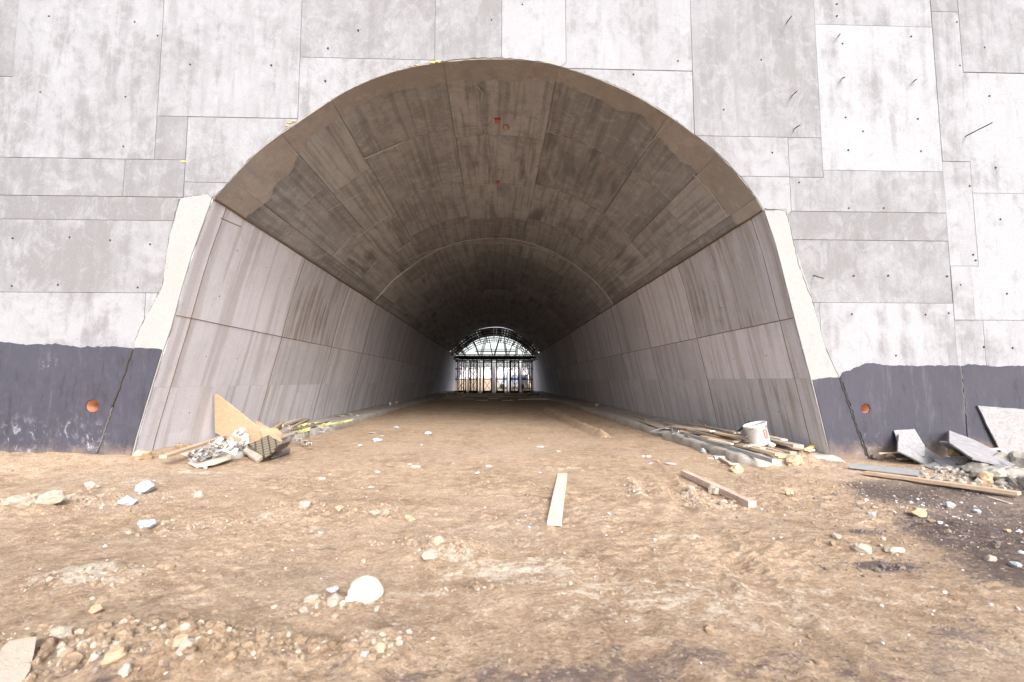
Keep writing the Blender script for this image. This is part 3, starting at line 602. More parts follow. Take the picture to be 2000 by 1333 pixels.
def seam(P, r, mat, parent, name='lime_seam', j=.012):
    Q = []
    for a_, b_ in zip(P, P[1:]):
        for k in range(6): Q.append(vault_pt(a_[0]+(b_[0]-a_[0])*k/6+random.uniform(-1, 1)*j*60, a_[1]+(b_[1]-a_[1])*k/6+random.uniform(-1, 1)*j*60))
    Q = [q for q in Q if q]; Q = [q for i, q in enumerate(Q) if i == 0 or (q-Q[i-1]).length < 2.5]
    if len(Q) > 2: MB().tube(Q, r, 5).build(name, mat, parent)
M['lime'] = NT('lime_deposit').fin((.50, .46, .43), .9); M['rust_seam'] = NT('rusty_seam').fin((.17, .11, .075), .95)
for P_, r_ in ((((892, 252), (925, 248), (950, 248), (962, 240)), .010), (((933, 168), (942, 182), (940, 200)), .014), (((955, 218), (962, 232), (950, 256), (941, 275), (938, 300)), .009), (((905, 362), (960, 361), (1000, 361), (1040, 368)), .009),
    (((711, 311), (745, 296), (808, 270)), .014), (((573, 293), (584, 307)), .012), (((800, 508), (830, 494), (860, 484), (910, 476), (960, 474), (1010, 477), (1060, 488), (1110, 512)), .016), (((1092, 180), (1085, 202)), .012), (((1076, 235), (1068, 264)), .010),
    (((1300, 244), (1278, 270), (1245, 312)), .012), (((1355, 342), (1385, 372), (1405, 400), (1425, 430)), .010), (((1335, 378), (1355, 400), (1372, 430), (1380, 462)), .007), (((1080, 262), (1120, 275), (1160, 292)), .007), (((905, 431), (960, 428), (1010, 432)), .007), (((640, 412), (690, 385), (720, 372)), .006), (((690, 470), (730, 440), (770, 415)), .008), (((1200, 445), (1235, 475), (1250, 495)), .009)):
    seam(P_, r_, M['lime'], vault)
for pr_, pa_, k_ in ((PL, lw, -1), (PR, rw, 0)):
    xz_ = pr_.P[k_]; MB().box((xz_[0]*.9985, D+.01, xz_[1]-.006), (xz_[0]*.9985, Y_END, xz_[1]-.006), .035, .03, bev=0, wob=.008).build('spring_seam', M['rust_seam'], pa_)
for k in (1, 2, 3):
    Y_ = 9.5+12.3*k; pp_ = PA.at(np.linspace(0, PA.L, 70)); nn_ = PA.nrm(np.linspace(0, PA.L, 70))
    MB().tube([(p[0]-n[0]*.035, Y_+random.uniform(-.012, .012), p[1]-n[1]*.035) for p, n in zip(pp_, nn_)], .022, 5).build('ring_seam', M['lime'], vault)
    MB().tube([(p[0]-n[0]*.035, Y_+.07+random.uniform(-.01, .01), p[1]-n[1]*.035) for p, n in zip(pp_, nn_)], .03, 5).build('ring_seam', M['rust_seam'], vault)
for pr_, pa_, fl in ((PL, lw, 1), (PR, rw, -1)):
    P_s = pr_.P if fl > 0 else pr_.P[::-1]; fx = lambda z: float(np.interp(z, P_s[:, 1], P_s[:, 0])); ztop = P_s[:, 1].max()-.03
    for Y_ in (9.78, 13.9, 18.1, 22.3, 26.4, 30.6, 34.6, 38.8, 43.0, 47.1, 51.3, 55.4):
        zz_ = np.linspace(0, ztop, 26); MB().tube([(fx(z)+.002*fl, Y_+random.uniform(-.004, .004), z) for z in zz_], random.choice((.007, .009)), 5).build('joint_seam', M['rust_seam'], pa_)
    for z in (2.82,):
        yy_ = np.linspace(D+.02, 58, 60); MB().tube([(fx(z)+.002*fl, y_, z+random.uniform(-.004, .004)) for y_ in yy_], .006 if z < 2 else .009, 5).build('joint_seam', M['rust_seam'], pa_)
#@@KERB
# ------------------------------------------------------------------ kerb footings along both walls
def kerb(side, x_in, x_out, y0, y1, label):
    ysx = np.r_[np.linspace(y0, 16, 110), np.linspace(16.2, y1, 120)]; prof = [(0, -.35), (0.012, .06), (.03, .15), (.075, .19), (.4, .185), (.9, .175), (1.4, .165), (1, .16)]
    V = []; n = len(prof)
    for i, yy_ in enumerate(ysx):
        e = min(1, max(0, (yy_-y0)/.5)); drop = (1-e)**2
        for k, (dx, z) in enumerate(prof):
            if k < n-1: X = x_in + side*min(dx, abs(x_out-x_in)*.9)
            else: X = x_out
            nz = (fbm(np.array([yy_*3.+k*.4]), np.array([k*1.7+side]), 4, 31)[0]-.5)
            X += nz*(.18 if k < 4 else .0) + side*(1-e)**2*.25; z2 = z + (nz*.09 if k else 0) - (drop*(.12+.03*k) if k else 0)
            V.append((X, yy_, z2))
    F = [(i*n+k, i*n+k+1, (i+1)*n+k+1, (i+1)*n+k) for i in range(len(ysx)-1) for k in range(n-1)]
    b = len(V); V2_ = list(V); F2 = [tuple(range(n))[::-1]]
    me = bpy.data.meshes.new('kerb'); me.from_pydata(V2_, [], F + [tuple(range(n))]); me.update()
    for p in me.polygons: p.use_smooth = len(p.vertices) == 4
    o = link('kerb', me, M['kerb']); o.color = (.55, .4, .1, 1); tag(o, label, 'kerb'); return o
def floor_x(px, py): return at_z(px, py, 0).x
XK_R, XK_L = floor_x(1350, 876), floor_x(700, 826)
xr_w = float(np.interp(0., PR.P[::-1, 1], PR.P[::-1, 0])); xl_w = float(np.interp(0., PL.P[:, 1], PL.P[:, 0]))
kerb(1, XK_R, xr_w-.01, 8.75, 66, 'rough concrete kerb footing along the right tunnel wall carrying the planks and bucket')
kerb(-1, XK_L, xl_w+.01, 9.6, 66, 'rough concrete kerb footing along the left tunnel wall with the yellow strap')
print('KERB', XK_L, XK_R, xl_w, xr_w)
#@@OBJ
# ------------------------------------------------------------------ loose things: helpers
WL_P = Vector((PL.P[0][0], 0, PL.P[0][1])); WL_N = Vector((PL.P[-1][1]-PL.P[0][1], 0, -(PL.P[-1][0]-PL.P[0][0]))).normalized()
WR_P = Vector((PR.P[-1][0], 0, PR.P[-1][1])); WR_N = Vector((-(PR.P[0][1]-PR.P[-1][1]), 0, (PR.P[0][0]-PR.P[-1][0]))).normalized()
def wl(px, py, off=.02): return on_plane(px, py, WL_P, WL_N) + WL_N*off
def wr(px, py, off=.02): return on_plane(px, py, WR_P, WR_N) + WR_N*off
def bar(name, a, b, w_, t_, mat, label=None, cat=None, group=None, parent=None, up=(0, 0, 1), bev=.004, wob=0):
    o = MB().box(a, b, w_, t_, up, bev, wob).build(name, mat, parent)
    return tag(o, label, cat, group)
def pos(px, py, z): return at_z(px, py, z)
def sheet(name, p3, outline, th, mat, label, cat, group=None, nsub=.12, jit=.006):
    """flat board: p3 gives its plane in space, outline its corners seen in the photograph"""
    a, b, c_ = p3; n = (b-a).cross(c_-a).normalized()
    if n.dot(CO-a) < 0: n = -n
    P = [on_plane(px, py, a, n) for px, py in outline]; Q = []
    for i, p in enumerate(P):
        q = P[(i+1) % len(P)]; k = max(1, int((q-p).length/nsub))
        for j in range(k): Q.append(p.lerp(q, j/k) + (Vector((random.uniform(-jit, jit), random.uniform(-jit, jit), random.uniform(-jit, jit))) if j else Vector((0, 0, 0))))
    Q = [q - n*(q-a).dot(n) for q in Q]
    return tag(MB().prism(Q, n, th).build(name, mat), label, cat, group)
# ------------------------------------------------------------------ planks on the open ground
a, b = gp(1083, 1029), gp(1099, 931); bar('plank', a+Vector((0, 0, .035)), b+Vector((0, 0, .03)), .155, .045, M['pale_wood'], 'pale flat timber plank lying alone in the middle of the dirt, pointing into the tunnel', 'plank', bev=.005, wob=.002)
a, b = gp(1335, 930), gp(1470, 992); bar('timber_beam', a+Vector((0, 0, .05)), b+Vector((0, 0, .04)), .10, .085, M['red_wood'], 'reddish square timber beam with charred lower edge lying on crumbled dirt', 'timber beam', bev=.008, wob=.003)
a, b = gp(1690, 929), gp(1992, 975); bar('plank', a+Vector((0, 0, .05)), b+Vector((0, 0, .07)), .13, .045, M['tan_wood'], 'long thin tan plank crossing the dark soil below the rubble heap', 'plank', bev=.004, wob=.008)
a, b = gp(1975, 985), gp(1930, 972); bar('wood_lath', a, b, .05, .02, M['old_wood'], 'short grey wood lath under the long tan plank', 'wood lath')
# galvanised channel
a, b = gp(1660, 917), gp(1795, 932); root = empty('steel_channel', (a+b)/2, 'galvanised steel channel rail lying on the dirt by the dark painted wall', 'steel channel')
u = Vector((0, 0, 1)); d_ = (b-a).normalized(); s_ = d_.cross(u)
MB().box(a+u*.03, b+u*.03, .13, .008).build('web', M['steel'], root)
for k, q in ((1, 'flange'), (-1, 'flange')): MB().box(a+u*.065+s_*.063*k, b+u*.065+s_*.063*k, .008, .07).build(q, M['steel'], root)
m = MB()
for i in range(9):
    p = a.lerp(b, (i+.5)/9)+u*.036; m.box(p-d_*.03, p+d_*.03, .035, .004, bev=0)
m.build('slot', M['hole'], root)
# ------------------------------------------------------------------ sprayed foam lump
c0 = gp(712, 1168); root = empty('foam_blob', c0, 'big cream-white lump of hardened foam on the dirt in the foreground', 'foam lump')
bm_ = bmesh.new()
def lump(c, r, sc_, seed, sub=4, jit=.06):
    m = MB(); m.sphere(c, r, sub, sc_, jit, seed); return m
sz = (gp(750, 1160)-gp(674, 1160)).length*.76
m = MB()
for dx, dy, r_, sz_ in ((.02, .03, .5, .62), (.30, .05, .26, .6), (-.27, .06, .28, .55), (.12, -.10, .36, .42), (-.10, .22, .34, .6), (.22, .24, .28, .5), (-.20, -.12, .22, .45)):
    m.sphere(c0+Vector((dx*sz, dy*sz, .03)), r_*sz, 3, (1, 1, sz_*1.7), .10, int(abs(dx*100)))
m.build('body', M['cream'], root)
m = MB()
for dx, dy, r_ in ((-.33, -.24, .17), (-.38, -.36, .13), (-.33, -.46, .10), (-.25, -.34, .14), (-.42, -.22, .11)): m.sphere(c0+Vector((dx*sz, dy*sz, .02)), r_*sz, 3, (1, 1, .7), .1, int(abs(dx*1000)))
m.build('tail', M['cream'], root)
# ------------------------------------------------------------------ rocks
def rock_mesh(seed, sub=3, ang=.35, flat=.7):
    rr = random.Random(seed); bm = bmesh.new(); bmesh.ops.create_icosphere(bm, subdivisions=sub, radius=1)
    pl_ = [(Vector((rr.uniform(-1, 1), rr.uniform(-1, 1), rr.uniform(-1, 1))).normalized(), rr.uniform(.55, .9)) for _ in range(9)]
    ph = [rr.uniform(0, 6) for _ in range(5)]
    for v in bm.verts:
        p = v.co
        for n, dd in pl_:
            k = p.dot(n)
            if k > dd: p = p - n*(k-dd)*.9
        k = 1+.07*math.sin(6*p.x+ph[0])*math.sin(5*p.y+ph[1])+.06*math.sin(9*p.z+ph[2]+p.x*4)+.035*math.sin(17*p.x+ph[3])*math.sin(15*p.y+ph[4])
        k += .16*(mnoise.fractal(p*2.2+Vector((seed*3.1, 0, 0)), .9, 2.1, 5)) 
        v.co = Vector((p.x, p.y, p.z*flat))*k
    me = bpy.data.meshes.new('rock'); bm.to_mesh(me); bm.free(); return me
RMESH = {}; FWD = RM @ Vector((0, 0, -1))
def rock(px, py, wpx, mat, label=None, group=None, name='rock', cat='rock', hpx=None, seed=None, sink=.25, z=None):
    p = gp(px, py) if z is None else at_z(px, py, z); dist = (p-CO).dot(FWD); r = wpx/2/FPX*dist*.95
    seed = seed if seed is not None else int(px*7+py); k = (seed % 9, mat)
    if k not in RMESH: RMESH[k] = rock_mesh(seed % 9 + 40); RMESH[k].materials.append(M[mat])
    o = bpy.data.objects.new(name, RMESH[k]); col.objects.link(o); hz = r*.8 if hpx is None else hpx/2/FPX*dist*1.3
    o.scale = (r, r*.85, max(hz, .004)*1.3); o.rotation_euler = (random.uniform(-.15, .15), random.uniform(-.15, .15), random.uniform(0, 6)); o.location = p+Vector((0, 0, hz*(1-sink)*.55))
    return tag(o, label, cat, group)
# slab in the near left corner
sheet('stone_slab', (gp(8, 1330)+Vector((0, 0, .03)), gp(60, 1250)+Vector((0, 0, .07)), gp(48, 1345)+Vector((0, 0, .02))), [(2, 1268), (18, 1252), (72, 1243), (66, 1275), (58, 1310), (35, 1345), (-12, 1352), (-8, 1300)], .035, M['pale_stone'], 'flat pale broken slab on the dirt in the near left corner of the picture', 'slab')
for r_ in ((655, 1181, 38, 'pale_stone', 'smooth pale oblong stone just left of the foam lump'), (650, 1158, 30, 'grey_stone', 'rounded brown-grey stone left of and behind the foam lump'), (655, 1210, 18, 'pale_stone', 'small pale pointed stone in front of the oblong stone'),
    (608, 1178, 32, 'pale_stone', 'crumbly pale clod at the head of the pebble row left of the foam lump'), (594, 1196, 22, 'pale_stone', 'pale stone at the near end of the pebble row left of the foam lump'), (705, 1168, 22, 'grey_stone', 'little grey-white stone tucked under the front of the foam lump'),
    (733, 1000, 30, 'pale_stone', 'upright crusty pale clod on the dirt in line with the tunnel axis'), (752, 1014, 22, 'pale_stone', 'low pale clod touching the right foot of the upright crusty clod'),
    (858, 1064, 34, 'tan_stone', 'big lumpy beige clod standing behind a fan of crumbs'), (838, 1092, 34, 'pale_stone', 'flat pale crumbly clod in front of the big lumpy beige clod'),
    (800, 1017, 24, 'tan_stone', 'cluster-topped brown clod right of the upright crusty clod'), (663, 997, 20, 'tan_stone', 'rounded tan clod between the crumb patch and the upright clod'),
    (598, 992, 30, 'pale_stone', 'grey-white crumbly clod at the left end of the middle crumb patch'), (725, 1258, 26, 'pale_stone', 'pale angular stone topping the crumb heap near the bottom edge'), (743, 1270, 28, 'tan_stone', 'beige stone at the right of the crumb heap near the bottom edge'),
    (713, 1280, 18, 'grey_stone', 'bluish grey stone in front of the crumb heap near the bottom edge'), (1395, 966, 36, 'pale_stone', 'cream chalky clod in the furrow beside the reddish beam'), (1412, 990, 22, 'pale_stone', 'rounded cream pebble below the chalky clod near the reddish beam'),
    (1350, 958, 18, 'pale_stone', 'small chalky lump near the far end of the reddish beam'), (1684, 1079, 34, 'pale_stone', 'large rounded cream stone in front of the dark soil patch'), (1735, 1079, 24, 'pale_stone', 'cream stone right of the large rounded cream stone'), (1636, 1052, 20, 'pale_stone', 'pale stone left of and behind the large rounded cream stone'),
    (1793, 1008, 34, 'orange_stone', 'orange-tan clod standing on the dark soil patch'), (1858, 992, 22, 'grey_stone', 'lilac-grey stone on the dark soil right of the orange-tan clod'), (1704, 1008, 18, 'grey_stone', 'grey stone on the left rim of the dark soil patch'), (1968, 1040, 16, 'orange_stone', 'ochre pebble at the right of the dark soil patch'),
    (1934, 1095, 24, 'pale_stone', 'white stone on the near rim of the dark soil patch'), (1984, 1108, 26, 'bluewhite', 'white flat stone by the right edge on the near rim of the dark soil'), (1907, 1002, 16, 'bluewhite', 'small bluish stone on the dark soil below the long tan plank'),
    (366, 1272, 44, 'pale_stone', 'long pale stone leaning up in the left foreground rubble'), (350, 1262, 40, 'tan_stone', 'broad tan clod behind the long pale leaning stone'), (220, 1290, 50, 'orange_stone', 'orange and white clod in the left foreground rubble'), (120, 1245, 40, 'pale_stone', 'pale clod right of the flat broken slab'),
    (450, 1290, 26, 'orange_stone', 'reddish orange clod right of the left foreground rubble'), (190, 1195, 30, 'orange_stone', 'bright orange clod above the left foreground rubble'), (285, 962, 44, 'bluewhite', 'flat bluish white plaster lump, nearest to the metal pipe on the left'), (250, 985, 36, 'bluewhite', 'flat bluish white plaster lump in front of the larger plaster lump'),
    (285, 1032, 34, 'bluewhite', 'split bluish grey plaster lump lowest of the left trio'), (178, 955, 30, 'pale_stone', 'pale flat stone behind the left chalk patch'), (100, 980, 46, 'pale_stone', 'wide pale stone in the left chalk patch'), (45, 985, 52, 'pale_stone', 'wide cream stone at the left edge of the chalk patch'), (390, 970, 22, 'pale_stone', 'pale chip with a dark hollow behind it on the left dirt'),
    (338, 1020, 12, 'pale_stone', 'small round white pebble right of the split plaster lump'), (1540, 968, 22, 'tan_stone', 'beige rounded stone right of the reddish beam end'), (1553, 895, 42, 'tan_stone', 'sandy mound clod heaped at the end of the right kerb'), (283, 885, 40, 'tan_stone', 'crumbling tan clod at the foot of the left jamb')):
    rock(r_[0], r_[1], r_[2], r_[3], r_[4], 'stones and clods lying on the dirt')
# rubble heap far right
for i, (px, py, wp, hp, mt, lb) in enumerate(((1905, 922, 58, 22, 'rubble', 'long grey concrete chunk at the left end of the rubble heap'), (1932, 940, 62, 30, 'rubble', 'big pitted concrete chunk in the middle of the rubble heap'), (1985, 945, 58, 36, 'rubble', 'pale gravelly concrete chunk at the right of the rubble heap'),
    (1960, 920, 60, 26, 'rubble', 'dark grey concrete chunk at the back of the rubble heap'), (1925, 945, 34, 24, 'orange_stone', 'orange brick-coloured lump in front of the rubble heap'), (1885, 915, 36, 20, 'dark_stone', 'dark brown clod left behind the rubble heap'), (1715, 898, 26, 18, 'dark_stone', 'dark brown clod at the wall foot beside the steel channel'), (2015, 925, 70, 40, 'rubble', 'grey concrete chunk cut by the right picture edge'), (2020, 960, 60, 40, 'rubble', 'gravelly chunk lowest at the right picture edge'), (1740, 897, 22, 14, 'tan_stone', 'tan clod right of the dark clod at the wall foot'))):
    rock(px, py, wp, mt, lb, 'chunks of the rubble heap', 'concrete_chunk', 'rubble', hp, 50+i, .1)
# white plaster and plastic scraps on the tunnel floor
for px, py, wp, kind in ((735, 862, 24, 'w'), (727, 847, 22, 's'), (748, 852, 16, 's'), (774, 837, 14, 'w'), (838, 849, 20, 'w'), (704, 871, 10, 'r'), (812, 914, 16, 'k'), (801, 908, 9, 'r'), (955, 912, 9, 'k'), (933, 925, 12, 'r'), (738, 923, 14, 's'), (727, 953, 16, 's'), (645, 929, 9, 'p'), (628, 939, 12, 'k'), (1092, 883, 10, 'r'), (1034, 858, 9, 'p'),
    (1055, 874, 18, 's'), (1256, 893, 9, 'r'), (1267, 893, 8, 'k'), (1268, 906, 18, 'g'), (1310, 907, 24, 'g'), (1286, 902, 10, 'p'), (1055, 925, 10, 'w'), (1079, 920, 6, 'w'), (608, 1038, 10, 'w'), (625, 1040, 12, 'w'), (598, 1046, 7, 'w'), (1012, 1018, 7, 'w'), (1033, 1031, 10, 'w'), (1437, 1064, 9, 's'), (1755, 1077, 13, 'k'), (823, 870, 6, 'r'), (1375, 885, 16, 'w'), (1388, 893, 16, 's')):
    mt = {'w': 'bluewhite', 's': 'white', 'r': 'white', 'k': 'pale_wood', 'g': 'grey_stone', 'p': 'orange_stone'}[kind]
    if kind in 'k': 
        p = gp(px, py); L_ = wp/FPX*(p-CO).length/2; an = random.uniform(-.5, .5); dv_ = Vector((math.cos(an), math.sin(an), 0))*L_
        bar('wood_offcut', p-dv_+Vector((0, 0, .015)), p+dv_+Vector((0, 0, .015)), .05, .03, M[mt], 'small pale wood offcut lying on the tunnel floor dirt', 'wood offcut', 'wood offcuts on the dirt')
    else: rock(px, py, wp, mt, {'w': 'small bluish white plaster scrap on the dirt floor', 's': 'thin flat white scrap on the dirt floor', 'r': 'tiny white chip on the dirt floor', 'g': 'flat grey slate-like scrap on the dirt near the right kerb', 'p': 'small orange chip on the dirt floor'}[kind], 'scraps scattered on the dirt floor', 'scrap', 'scrap', hpx=wp*(.12 if kind in 'sg' else .35), sink=.1)
# ------------------------------------------------------------------ right kerb: planks, bucket and metal
KZ = .185
def rp(px0, py0, px1, py1, w_, t_, z0, z1, mat, label, cat='plank', name='plank', group='timber heaped on the right kerb', wob=.004, up=(0, 0, 1)):
    a = at_z(px0, py0, z0+t_/2); b = at_z(px1, py1, z1+t_/2); return bar(name, a, b, w_, t_, M[mat], label, cat, group, wob=wob, up=up)
rp(1338, 848, 1512, 901, .07, .07, KZ+.01, .16, 'steel', 'grey steel pipe-like profile lying outermost along the right kerb', 'steel profile', 'steel_profile', None, 0)
rp(1350, 852, 1528, 893, .16, .04, KZ+.01, .14, 'yellow_paint', 'yellow-ended formwork beam beneath the long outer plank', 'timber beam', 'timber_beam')
rp(1372, 853, 1520, 888, .13, .05, KZ+.07, .20, 'tan_wood', 'long tan plank on edge, outermost of the timber heap on the right kerb')
rp(1330, 838, 1475, 868, .20, .03, KZ+.05, .26, 'old_wood', 'wide weathered board running under the bucket to the far end of the heap')
rp(1356, 834, 1450, 858, .16, .04, KZ+.10, .33, 'red_wood', 'pinkish stained board left of the bucket on top of the heap')
rp(1345, 827, 1440, 846, .16, .04, KZ+.10, .34, 'old_wood', 'grey-brown board against the wall, rearmost left of the bucket')
rp(1297, 827, 1345, 838, .10, .09, KZ+.02, .25, 'tan_wood', 'short orange-tan square timber at the far end of the heap', 'timber beam', 'timber_beam')
rp(1258, 822, 1302, 838, .34, .025, KZ+.02, .22, 'old_wood', 'pale wide board lying flat at the far tip of the heap')
rp(1330, 842, 1400, 850, .10, .05, KZ+.04, .22, 'tan_wood', 'short tan plank crossing low beside the galvanised bracket')
rp(1435, 864, 1470, 851, .08, .03, .30, .36, 'old_wood', 'short splintered lath propped against the left of the bucket', 'wood lath', 'wood_lath')
rp(1456, 872, 1500, 862, .10, .03, .28, .30, 'old_wood', 'small grey board wedged under the bucket')
rp(1500, 858, 1560, 872, .20, .05, .30, .30, 'old_wood', 'thick pale grey plank right of the bucket, topmost of the heap')
rp(1508, 868, 1540, 876, .16, .03, .22, .22, 'bitumen', 'black coated board scrap right below the bucket', 'board', 'board_scrap')
rp(1512, 877, 1550, 886, .12, .06, .16, .16, 'tan_wood', 'short tan square timber end below the black board scrap', 'timber beam', 'timber_beam')
rp(1540, 874, 1585, 880, .20, .035, .20, .20, 'pale_wood', 'pale plank end with torn yellow edge at the near right of the heap')
rp(1575, 879, 1588, 872, .07, .04, .21, .24, 'yellow_paint', 'yellow painted wood tip at the right end of the heap', 'wood scrap', 'wood_scrap')
rp(1555, 884, 1595, 889, .09, .045, .10, .10, 'tan_wood', 'orange-brown plank end lowest at the right end of the heap')
rp(1235, 812, 1262, 820, .04, .03, KZ, KZ, 'old_wood', 'thin dark lath lying on the kerb beyond the heap', 'wood lath', 'wood_lath')
a = at_z(1438, 846, .36); b = wr(1467, 824, .04); bar('steel_angle', a, b, .045, .03, M['dark_steel'], 'thin dark angle bar leaning against the right wall behind the bucket', 'angle bar')
a = at_z(1379, 832, .36); b = wr(1366, 820, .03); bar('wood_lath', a, b, .03, .02, M['tan_wood'], 'thin light stick leaning on the right wall behind the heap', 'wood lath')
for (q, lb) in ((((1280, 818, .26), (1340, 827, .30)), 'long galvanised rail lying behind the far planks'), (((1262, 826, .22), (1300, 834, .20)), 'galvanised rail end at the far tip of the heap')):
    (x0, y0_, z0), (x1, y1_, z1) = q; bar('steel_rail', at_z(x0, y0_, z0), at_z(x1, y1_, z1), .05, .04, M['steel'], lb, 'steel rail', 'galvanised rails')
A_, B_, C_, E_ = at_z(1270, 843, .21), at_z(1312, 832, .30), at_z(1315, 848, .22), at_z(1325, 846, .22)
root = empty('steel_bracket', A_, 'galvanised triangular steel bracket lying across the right kerb edge', 'bracket')
for p, q in ((A_, B_), (A_, A_.lerp(C_, .5)), (B_, C_), (C_, E_), (E_, E_+Vector((0, 0, .07)))): MB().box(p, q, .035, .03).build('arm', M['steel'], root)
rp(1400, 846, 1478, 861, .15, .035, .36, .36, 'tan_wood', 'short warm-brown plank ending just left of the bucket base')
rp(1318, 833, 1392, 843, .14, .035, .30, .36, 'pale_wood', 'pale plank lying over the rear left of the timber heap')
rp(1425, 862, 1490, 876, .12, .03, .27, .25, 'old_wood', 'broken grey board across the long tan plank, left below the bucket')
rp(1490, 850, 1532, 860, .16, .035, .36, .33, 'pale_wood', 'pale short plank just behind the right of the bucket')
rp(1515, 866, 1590, 880, .14, .04, .22, .17, 'old_wood', 'grey plank under the thick pale plank at the right of the heap')
rp(1478, 872, 1535, 885, .11, .04, .20, .15, 'red_wood', 'dirty reddish plank stub in front of the bucket')
rp(1385, 858, 1430, 868, .07, .03, .30, .27, 'pale_wood', 'thin pale lath on the long tan plank', 'wood lath', 'wood_lath')
# bucket
base = at_z(1486, 868, .30); dist = (base-CO).dot(FWD); r0 = 18/FPX*dist; r1 = 21/FPX*dist; hB = 41/FPX*dist
root = empty('paint_bucket', base, 'white plastic bucket with lid and red label standing tilted on the right timber heap', 'bucket')
ax = Vector((-.27, .02, 1)).normalized(); u = ax.orthogonal().normalized(); v_ = ax.cross(u)
def lathe(m, rings, n=32):
    R2 = []
    for h_, r_ in rings: R2.append([m.bm.verts.new(base+ax*h_+(u*math.cos(2*math.pi*k/n)+v_*math.sin(2*math.pi*k/n))*r_) for k in range(n)])
    for a_, b_ in zip(R2, R2[1:]):
        for k in range(n): m.bm.faces.new((a_[k], a_[(k+1) % n], b_[(k+1) % n], b_[k])).smooth = True
    m.bm.faces.new(R2[0][::-1]); m.bm.faces.new(R2[-1]); return m
lathe(MB(), [(0, r0*.97), (.01, r0), (hB*.86, r1*.95), (hB*.865, r1*.99), (hB*.9, r1*.99)]).build('body', M['bucket'], root)
lathe(MB(), [(hB*.90, r1*1.0), (hB*.905, r1*1.05), (hB*.985, r1*1.05), (hB, r1*1.03), (hB, r1*.96), (hB*.97, r1*.94), (hB*.972, .01)]).build('lid', M['bucket'], root)
m = MB(); ph0 = math.atan2((CO-base).dot(v_), (CO-base).dot(u))
def cyl_patch(m, p0_, p1_, h0, h1, off=.003, n=8):
    g = [[m.bm.verts.new(base+ax*(hB*hh_)+(u*math.cos(p0_+(p1_-p0_)*k/n)+v_*math.sin(p0_+(p1_-p0_)*k/n))*(r0+(r1*.95-r0)*hh_/.86+off)) for k in range(n+1)] for hh_ in (h0, h1)]
    for k in range(n): m.bm.faces.new((g[0][k], g[0][k+1], g[1][k+1], g[1][k]))
sg = 1 if (Vector((1, 0, 0)).dot(-u*math.sin(ph0)+v_*math.cos(ph0))) > 0 else -1
cyl_patch(m, ph0+sg*.55, ph0+sg*1.05, .28, .70); m.build('label_print', M['red'], root)
m = MB()
for k in range(5): cyl_patch(m, ph0+sg*(.62), ph0+sg*(.98-.1*(k % 2)), .34+.07*k, .36+.07*k, .005, 3)
m.build('label_lines', M['white'], root)
m = MB()
for k in range(26):
    an = ph0-1.7+3.4*random.random(); hh_ = random.choice((random.uniform(.80, .90), random.uniform(.80, .90), random.uniform(0, .2))); cyl_patch(m, an, an+random.uniform(.03, .12), hh_, hh_+random.uniform(.015, .05), .0045, 2)
m.build('tar_splash', M['black'], root)
a_ = MB(); a_.tube([base+ax*hB*.84+(u*math.cos(ph0-1.5*sg+3.0*sg*k/14)+v_*math.sin(ph0-1.5*sg+3.0*sg*k/14))*(r1*1.03)+Vector((0, 0, -.05*math.sin(math.pi*k/14))) for k in range(15)], .004, 5); a_.build('handle', M['steel'], root)
rock(1507, 873, 16, 'white', 'white crumpled scrap at the foot of the bucket', None, 'scrap', 'scrap', z=.28)
# white T-shaped scrap before the kerb
a, b = gp(1405, 897), gp(1447, 922); up_ = Vector((0, 0, .03)); root = empty('wood_peg', a, 'white T-shaped wooden peg lying on the dirt against the right kerb', 'peg')
MB().box(a+up_, b+up_, .05, .04).build('shaft', M['pale_wood'], root); s_ = (b-a).normalized().cross(Vector((0, 0, 1)))
MB().box(a+up_-s_*.10, a+up_+s_*.10, .11, .05).build('head', M['white'], root)
q = a.lerp(b, .62)+up_; MB().box(q-s_*.12+Vector((0, 0, .02)), q+s_*.05+Vector((0, 0, .02)), .05, .02).build('crosspiece', M['white'], root)
rock(1438, 922, 32, 'tan_stone', 'flat sandy clod at the foot of the T-shaped peg', 'stones and clods lying on the dirt'); rock(1374, 884, 18, 'bluewhite', 'white lump caught against the right kerb face', None, 'scrap', 'scrap')
m = MB(); m.tube([at_z(1417, 880, .2), at_z(1415, 885, .26), at_z(1420, 893, .2), at_z(1424, 899, .05)], .006, 5); tag(m.build('wire', M['rusty']), 'bent rusty wire hanging over the right kerb edge', 'wire')
# small metal bits at the near end of the right heap
for i in range(16):
    px = random.uniform(1550, 1600); py = 893 + random.uniform(-6, 5); p = at_z(px, py, .08); an = random.uniform(0, 6); dv_ = Vector((math.cos(an), math.sin(an), random.uniform(-.2, .6)))*random.uniform(.04, .11)
    bar('scrap_clip', p-dv_, p+dv_, .03, .012, M['scrap'], 'small grey clip in the tangle under the near right plank ends', 'scrap', 'grey clips under the right timber heap')
rock(1541, 893, 8, 'red', 'tiny red plastic cap under the right plank ends', None, 'cap', 'cap', z=.1)
